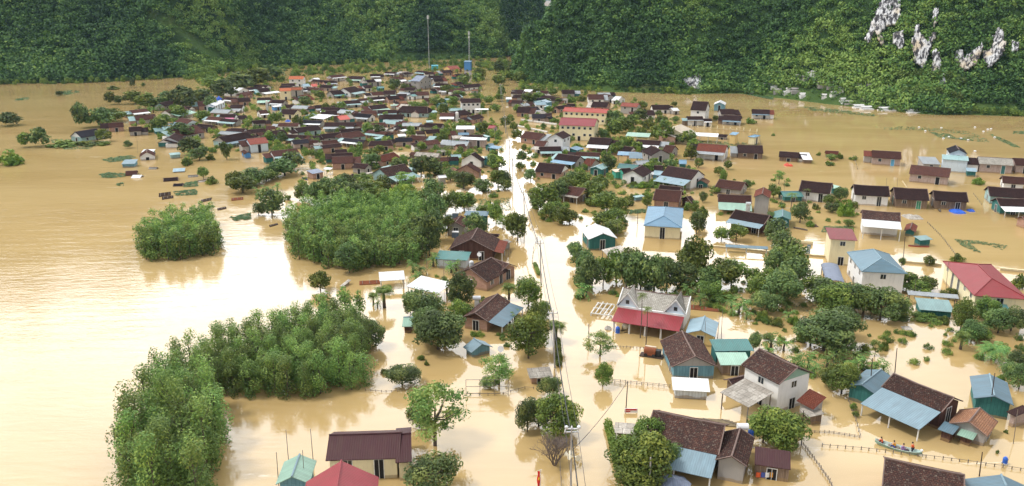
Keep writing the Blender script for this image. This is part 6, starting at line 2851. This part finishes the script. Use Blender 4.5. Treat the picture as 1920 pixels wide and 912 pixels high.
def tank(px, py, z, r, h, mat, label, horiz=False, dish=False, solar=False):
    p = P(px, py, z)
    if dish:
        root = empty('satellite_dish', p, .3)
        mb = MB()
        mb.lathe([(.05, 0), (r * .6, .1), (r, .28)], 16)
        d = mb.build('reflector', 'plastic_white', root)
        d.rotation_euler = (1.0, 0, 0)
        mb = MB()
        mb.tube((0, .1, -z - .5 if z < 3 else -1.5), (0, .1, .1), .04, .04, 6)
        mb.build('mast', 'steel_light', root)
        tag(root, label, 'satellite dish')
        return
    root = empty('water_tank' if not solar else 'solar_heater', p)
    mb = MB()
    if horiz:
        mb.tube((-h / 2, 0, r), (h / 2, 0, r), r, r, 14)
    else:
        mb.lathe([(r * .95, 0), (r, .1), (r, h - .2), (r * .6, h), (.15, h + .05)], 16)
    mb.build('drum', mat, root)
    mb = MB()
    for s in (-1, 1):
        mb.box(-r, r, s * r * .7 - .05, s * r * .7 + .05, -z - 1, 0)
    mb.build('stand', 'steel_light', root)
    if solar:
        mb = MB()
        mb.slab([(-h / 2, -1.6, -.6), (h / 2, -1.6, -.6), (h / 2, -.1, .35), (-h / 2, -.1, .35)], .06)
        mb.build('collector', 'glass_dark', root)
    tag(root, label, 'water tank' if not solar else 'solar heater')


tank(1392, 806, 2.6, .45, 1.4, 'plastic_white', 'white water tank behind the steep weathered gable wing', True)
tank(1407, 818, 1.6, .4, .9, 'plastic_blue', 'blue plastic barrel behind the steep weathered gable wing')
tank(1158, 624, .1, .4, 1.1, 'plastic_blue', 'blue plastic barrel leaning by the villa porch')
tank(884, 499, 2.4, .5, 1.1, 'steel_light', 'round steel water tank behind the curved tile house')
tank(894, 563, 2.2, .42, 1.5, 'steel_light', 'steel water tank lying on a stand beside the grey awning brick house', True)
tank(859, 560, .8, .45, 1.1, 'plastic_blue', 'blue water tank in front of the round dark tree', )
tank(854, 402, 3.2, .3, 1.6, 'plastic_white', 'white solar heater on the small grey roof', True, solar=True)
tank(854, 438, 2.0, .3, 1.6, 'plastic_white', 'white solar heater on the annex of the big wooden house', True, solar=True)
tank(1223, 326, 2.8, .5, 1, '', 'white satellite dish by the house with orange door', dish=True)
tank(898, 478, 1.6, .5, 1, '', 'white satellite dish before the big wooden house', dish=True)
tank(938, 655, 1.0, .55, 1, '', 'white satellite dish on a pole behind the sparse tree', dish=True)
tank(835, 427, 2.4, .5, 1, '', 'white satellite dish on the corner of the small gabled house', dish=True)
tank(1403, 386, 3.2, .5, 1.2, 'steel_light', 'pale water tank by the pale green awning house', True)
tank(857, 215, 3.2, .7, 1.2, 'plastic_white', 'round white tank behind the village street house')
tank(500, 192, 5.0, .5, .8, 'plastic_white', 'small white tank on a pole in the river side village')
tank(1884, 868, .2, .3, .8, 'plastic_blue', 'small blue drum drifting near the frame edge')

# metal frame in the flooded yard
fr = empty('metal_frame', P(874, 742))
a, b = P(874, 742) * 0, P(953, 742) - P(874, 742)
for t in (0, .33, .67, 1):
    mb = MB()
    q = (b - a) * t
    mb.tube((q.x, q.y, -1), (q.x, q.y, 2.6), .04, .04, 5)
    mb.build('upright', 'wood_grey', fr)
for z in (.4, 1.5, 2.6):
    mb = MB()
    mb.tube((0, 0, z), (b.x, b.y, z), .035, .035, 5)
    mb.build('rail', 'wood_grey', fr)
tag(fr, 'thin rusty metal frame standing in the flooded yard', 'frame')

# bare concrete beams of an unfinished annexe beside the villa
pg = empty('concrete_pergola', P(1110, 592))
q0 = P(1110, 592)
for (x0, y0, x1, y1) in [(1108, 592, 1146, 597), (1108, 592, 1122, 572), (1116, 593, 1131, 571), (1124, 594, 1139, 573), (1132, 595, 1147, 575), (1140, 596, 1152, 580), (1112, 582, 1150, 586), (1119, 573, 1152, 576)]:
    A, B = P(x0, y0) - q0, P(x1, y1) - q0
    mb = MB()
    mb.tube(A + Vector((0, 0, .5)), B + Vector((0, 0, .5)), .12, .12, 4)
    mb.build('beam', 'concrete_light', pg)
for (x0, y0) in [(1108, 592), (1146, 597), (1122, 572), (1152, 577)]:
    A = P(x0, y0) - q0
    mb = MB()
    mb.tube(A + Vector((0, 0, -1.5)), A + Vector((0, 0, .5)), .14, .14, 6)
    mb.build('post', 'concrete_light', pg)
tag(pg, 'pale bare concrete beam frame beside the villa', 'pergola')

# flag on its pole
fl = empty('flagpole', P(1013, 935))
mb = MB()
mb.tube((0, 0, -1), (0, 0, 3.9), .04, .03, 6)
mb.tube((-.35, 0, 3.8), (.15, 0, 3.95), .02, .02, 5)
mb.build('pole', 'steel_light', fl)
mb = MB()
V_ = []
for j in range(9):
    z = 3.75 - j * .33
    for i in range(4):
        V_.append((-.38 + i * .11 + .05 * math.sin(j * 1.3 + i), -.06 + .07 * math.sin(i * 2.2 + j * .5), z))
for j in range(8):
    for i in range(3):
        k = j * 4 + i
        mb.poly([V_[k], V_[k + 1], V_[k + 5], V_[k + 4]])
mb.build('flag', 'flag_red', fl)
mb = MB()
mb.poly([(-.3, -.16, 2.7), (-.18, -.16, 2.55), (-.12, -.16, 2.9), (-.2, -.16, 3.1)])
mb.build('star', 'flag_yellow', fl)
tag(fl, 'limp red flag with a yellow star hanging beside the street', 'flag')

# signs
sg = empty('sign', P(1183, 775))
mb = MB()
mb.box(-.95, .95, -.03, .03, .1, .75)
mb.build('board', 'plastic_white', sg)
mb = MB()
mb.box(-.8, .8, -.04, -.035, .45, .68)
mb.box(-.8, -.1, -.04, -.035, .2, .36)
mb.build('lettering', 'flag_red', sg)
for s in (-.8, .8):
    mb = MB()
    mb.tube((s, .05, -1), (s, .05, .8), .04, .04, 6)
    mb.build('post', 'steel_light', sg)
tag(sg, 'small white sign with red markings beside the wooden pole', 'sign')
sg = empty('sign', P(1515, 478))
mb = MB()
mb.box(-.4, .4, -.04, .04, .2, 2.4)
mb.build('board', 'metal_skyblue', sg)
mb = MB()
for k in range(5):
    mb.box(-.2, .2, -.06, -.045, .5 + k * .35, .66 + k * .35)
mb.build('lettering', 'plastic_white', sg)
tag(sg, 'tall narrow blue and white signboard at the commune gate', 'sign')

# laundry at the stall
for i, (dx, mt, lab) in enumerate([(0, 'cloth_red', 'red cloth hanging on the laundry stall'), (9, 'cloth_blue', 'dark blue shirt hanging on the laundry stall'), (16, 'plastic_white', 'white shirt hanging on the laundry stall'), (26, 'cloth_orange', 'yellowish cloth hanging on the laundry stall')]):
    p = P(1422 + dx, 893, .55)
    mb = MB()
    for j in range(4):
        for i2 in range(4):
            x0, x1 = -.3 + i2 * .15, -.15 + i2 * .15
            y0, y1 = .05 * math.sin(i2 * 2), .05 * math.sin(i2 * 2 + 2)
            mb.poly([(x0, y0, -j * .17 + .5), (x0, y0, -j * .17 + .33), (x1, y1, -j * .17 + .33), (x1, y1, -j * .17 + .5)])
    tag(mb.build('hanging_cloth', mt, None, p), lab, 'cloth')

# blue sun tent at the bottom edge
tn = empty('tent', P(1262, 925))
mb = MB()
for k in range(8):
    a0, a1 = k * math.pi / 4, (k + 1) * math.pi / 4
    mb.poly([(2.1 * math.cos(a0), 2.1 * math.sin(a0), 1.3), (2.1 * math.cos(a1), 2.1 * math.sin(a1), 1.3), (0, 0, 2.1)])
mb.build('canopy', 'metal_slateblue', tn)
mb = MB()
mb.tube((0, 0, -1), (0, 0, 2.1), .04, .04, 6)
mb.build('pole', 'steel_light', tn)
tag(tn, 'bluish umbrella tent at the bottom edge under the pale blue awning', 'tent')

# bare dead tree
def branch(mb, p, d, L_, r, n, rs):
    e = p + d * L_
    mb.tube(p, e, r, r * .65, 5 if n > 2 else 3, 0, False)
    if n == 0:
        return
    for k in range(3 if n > 1 else 4):
        nd_ = (d + Vector((rs.uniform(-.8, .8), rs.uniform(-.8, .8), rs.uniform(-.15, .55)))).normalized()
        branch(mb, p.lerp(e, rs.uniform(.55, 1)), nd_, L_ * rs.uniform(.62, .85), r * .6, n - 1, rs)
rs = random.Random(5)
mb = MB()
for k in range(6):
    a = k * 1.05
    branch(mb, Vector((0, 0, -.4)), Vector((.45 * math.cos(a), .45 * math.sin(a), 1)).normalized(), 1.7, .1, 5, rs)
o = mb.build('bare_tree', 'bark_dead', None, P(1040, 872))
tag(o, 'leafless grey brown tree in front of the round green crowns', 'tree')
LAND.append(('leafless grey tree', 1040, 845))

# pale buoys and foam blocks on the far field, and the graves on the bank
me = None
for x, y in [(1723, 240), (1765, 241), (1828, 240), (1852, 244), (1858, 243), (1844, 248), (1779, 258), (1769, 261), (1802, 261), (1815, 264), (1730, 213), (1828, 285), (1865, 259), (1735, 247)]:
    if me is None:
        mb = MB()
        mb.lathe([(.12, -.05), (.45, .1), (.5, .3), (.35, .5), (.05, .58)], 10)
        me = mb.mesh('float', 'plastic_white')
    o = link('float', me, None, P(x, y))
    tag(o, 'small round white float on the weedy right hand flood'.replace('right hand ', 'far '), 'float', 'white floats among the far weeds')
GR = []
rs = random.Random(4)
gm = {}
for i in range(46):
    x = rs.uniform(1395, 1662)
    y0 = interp(x, [(1395, 174), (1470, 181), (1560, 192), (1600, 197), (1660, 203)])
    y = y0 + rs.uniform(-3.2, 2.5) if x > 1440 else y0 + rs.uniform(-1, 2)
    k = i % 3
    if k not in gm:
        mb = MB()
        w_, l_ = .9 + .3 * k, 1.5 + .3 * k
        mb.box(-w_, w_, -l_ * .6, l_ * .6, -1, .5)
        mb.box(-w_ * .7, w_ * .7, l_ * .1, l_ * .5, .5, 1.1)
        mb.slab([(-w_, l_ * .0, 1.1), (w_, 0, 1.1), (w_, l_ * .3, 1.6), (-w_, l_ * .3, 1.6)], .1)
        mb.slab([(w_, l_ * .6, 1.1), (-w_, l_ * .6, 1.1), (-w_, l_ * .3, 1.6), (w_, l_ * .3, 1.6)], .1)
        gm[k] = mb.mesh('tomb', ['concrete_light', 'frame_white', 'wall_grey'][k])
    p = P(x, y)
    z = max(0, hill_h(p.x, p.y))
    o = link('tomb', gm[k], None, (p.x, p.y, z), rs.uniform(-.4, .4))
    o.scale = (1.5, 1.5, 1.35)
    tag(o, 'small pale tomb on the flooded cemetery bank below the steep hill', 'tomb', 'tombs on the cemetery bank')
for x, y, lab in [(1611, 203, 'larger grey roofed tomb shelter standing in the far flood'), (1625, 206, 'twin gabled grey tomb shelter beside the larger one'), (1659, 208, 'grey tomb shelter before the planted trees'), (1674, 208, 'tiny grey tomb shelter before the planted trees'), (1711, 212, 'lone white tomb slab at the flooded bank')]:
    o = link('tomb', gm[1], None, P(x, y), .1)
    o.scale = (2.4, 2, 1.2)
    tag(o, lab, 'tomb')

# the planted row of young trees on the far bank
rs = random.Random(9)
for i in range(26):
    x = 1664 + i * 5.4 + rs.uniform(-1, 1)
    for r_ in range(2):
        y = interp(x, [(1660, 205), (1800, 213)]) - r_ * 5
        p = P(x, y)
        cm, tm, _ = tree_meshes('acacia', 2)[(i + r_) % 5]
        o = link('young_tree', cm, None, (p.x, p.y, max(0, hill_h(p.x, p.y) - .3)), rs.uniform(0, 6))
        s = rs.uniform(1.0, 1.3)
        o.scale = (s * 1.2, s * 1.2, s * 1.05)
        tag(o, 'young tree in the dense planted row at the far bank', 'tree', 'planted row of young trees on the far bank')

# ---------------------------------------------------------------- labels from the surroundings
ORD = ['first', 'second', 'third', 'fourth', 'fifth', 'sixth', 'seventh', 'eighth', 'ninth', 'tenth', 'eleventh', 'twelfth']
from collections import defaultdict
by = defaultdict(list)
for it in AUTO:
    if 'label' not in it[0].keys():
        by[it[1]].append(it)


def sector(dx, dy):
    if abs(dx) > abs(dy) * 2:
        return 'riverward of' if dx < 0 else 'inland of'
    return 'behind' if dy < 0 else 'in front of'


longest = 0
for ds, items in by.items():
    table = {}
    for li, (ln, lx, ly) in enumerate(LAND):
        sec = defaultdict(list)
        for k, (o, _, x, y) in enumerate(items):
            if x == lx and y == ly:
                continue
            sec[sector(x - lx, y - ly)].append((math.hypot(x - lx, (y - ly) * 2), k))
        for sn, l in sec.items():
            l.sort()
            for rk, (dd, k) in enumerate(l):
                table.setdefault(k, []).append((rk * 45 + dd, rk, sn, ln))
    for k, (o, _, x, y) in enumerate(items):
        if o.get('label'):
            continue
        best = sorted(table[k])
        for c in best:
            if c[1] < len(ORD):
                lab = '%s, %s %s the %s' % (ds, ORD[c[1]], c[2], c[3])
                if len(lab.replace('-', ' ').split()) <= 16:
                    o['label'] = lab
                    break
        else:
            o['label'] = '%s, near the %s' % (ds, best[0][3])
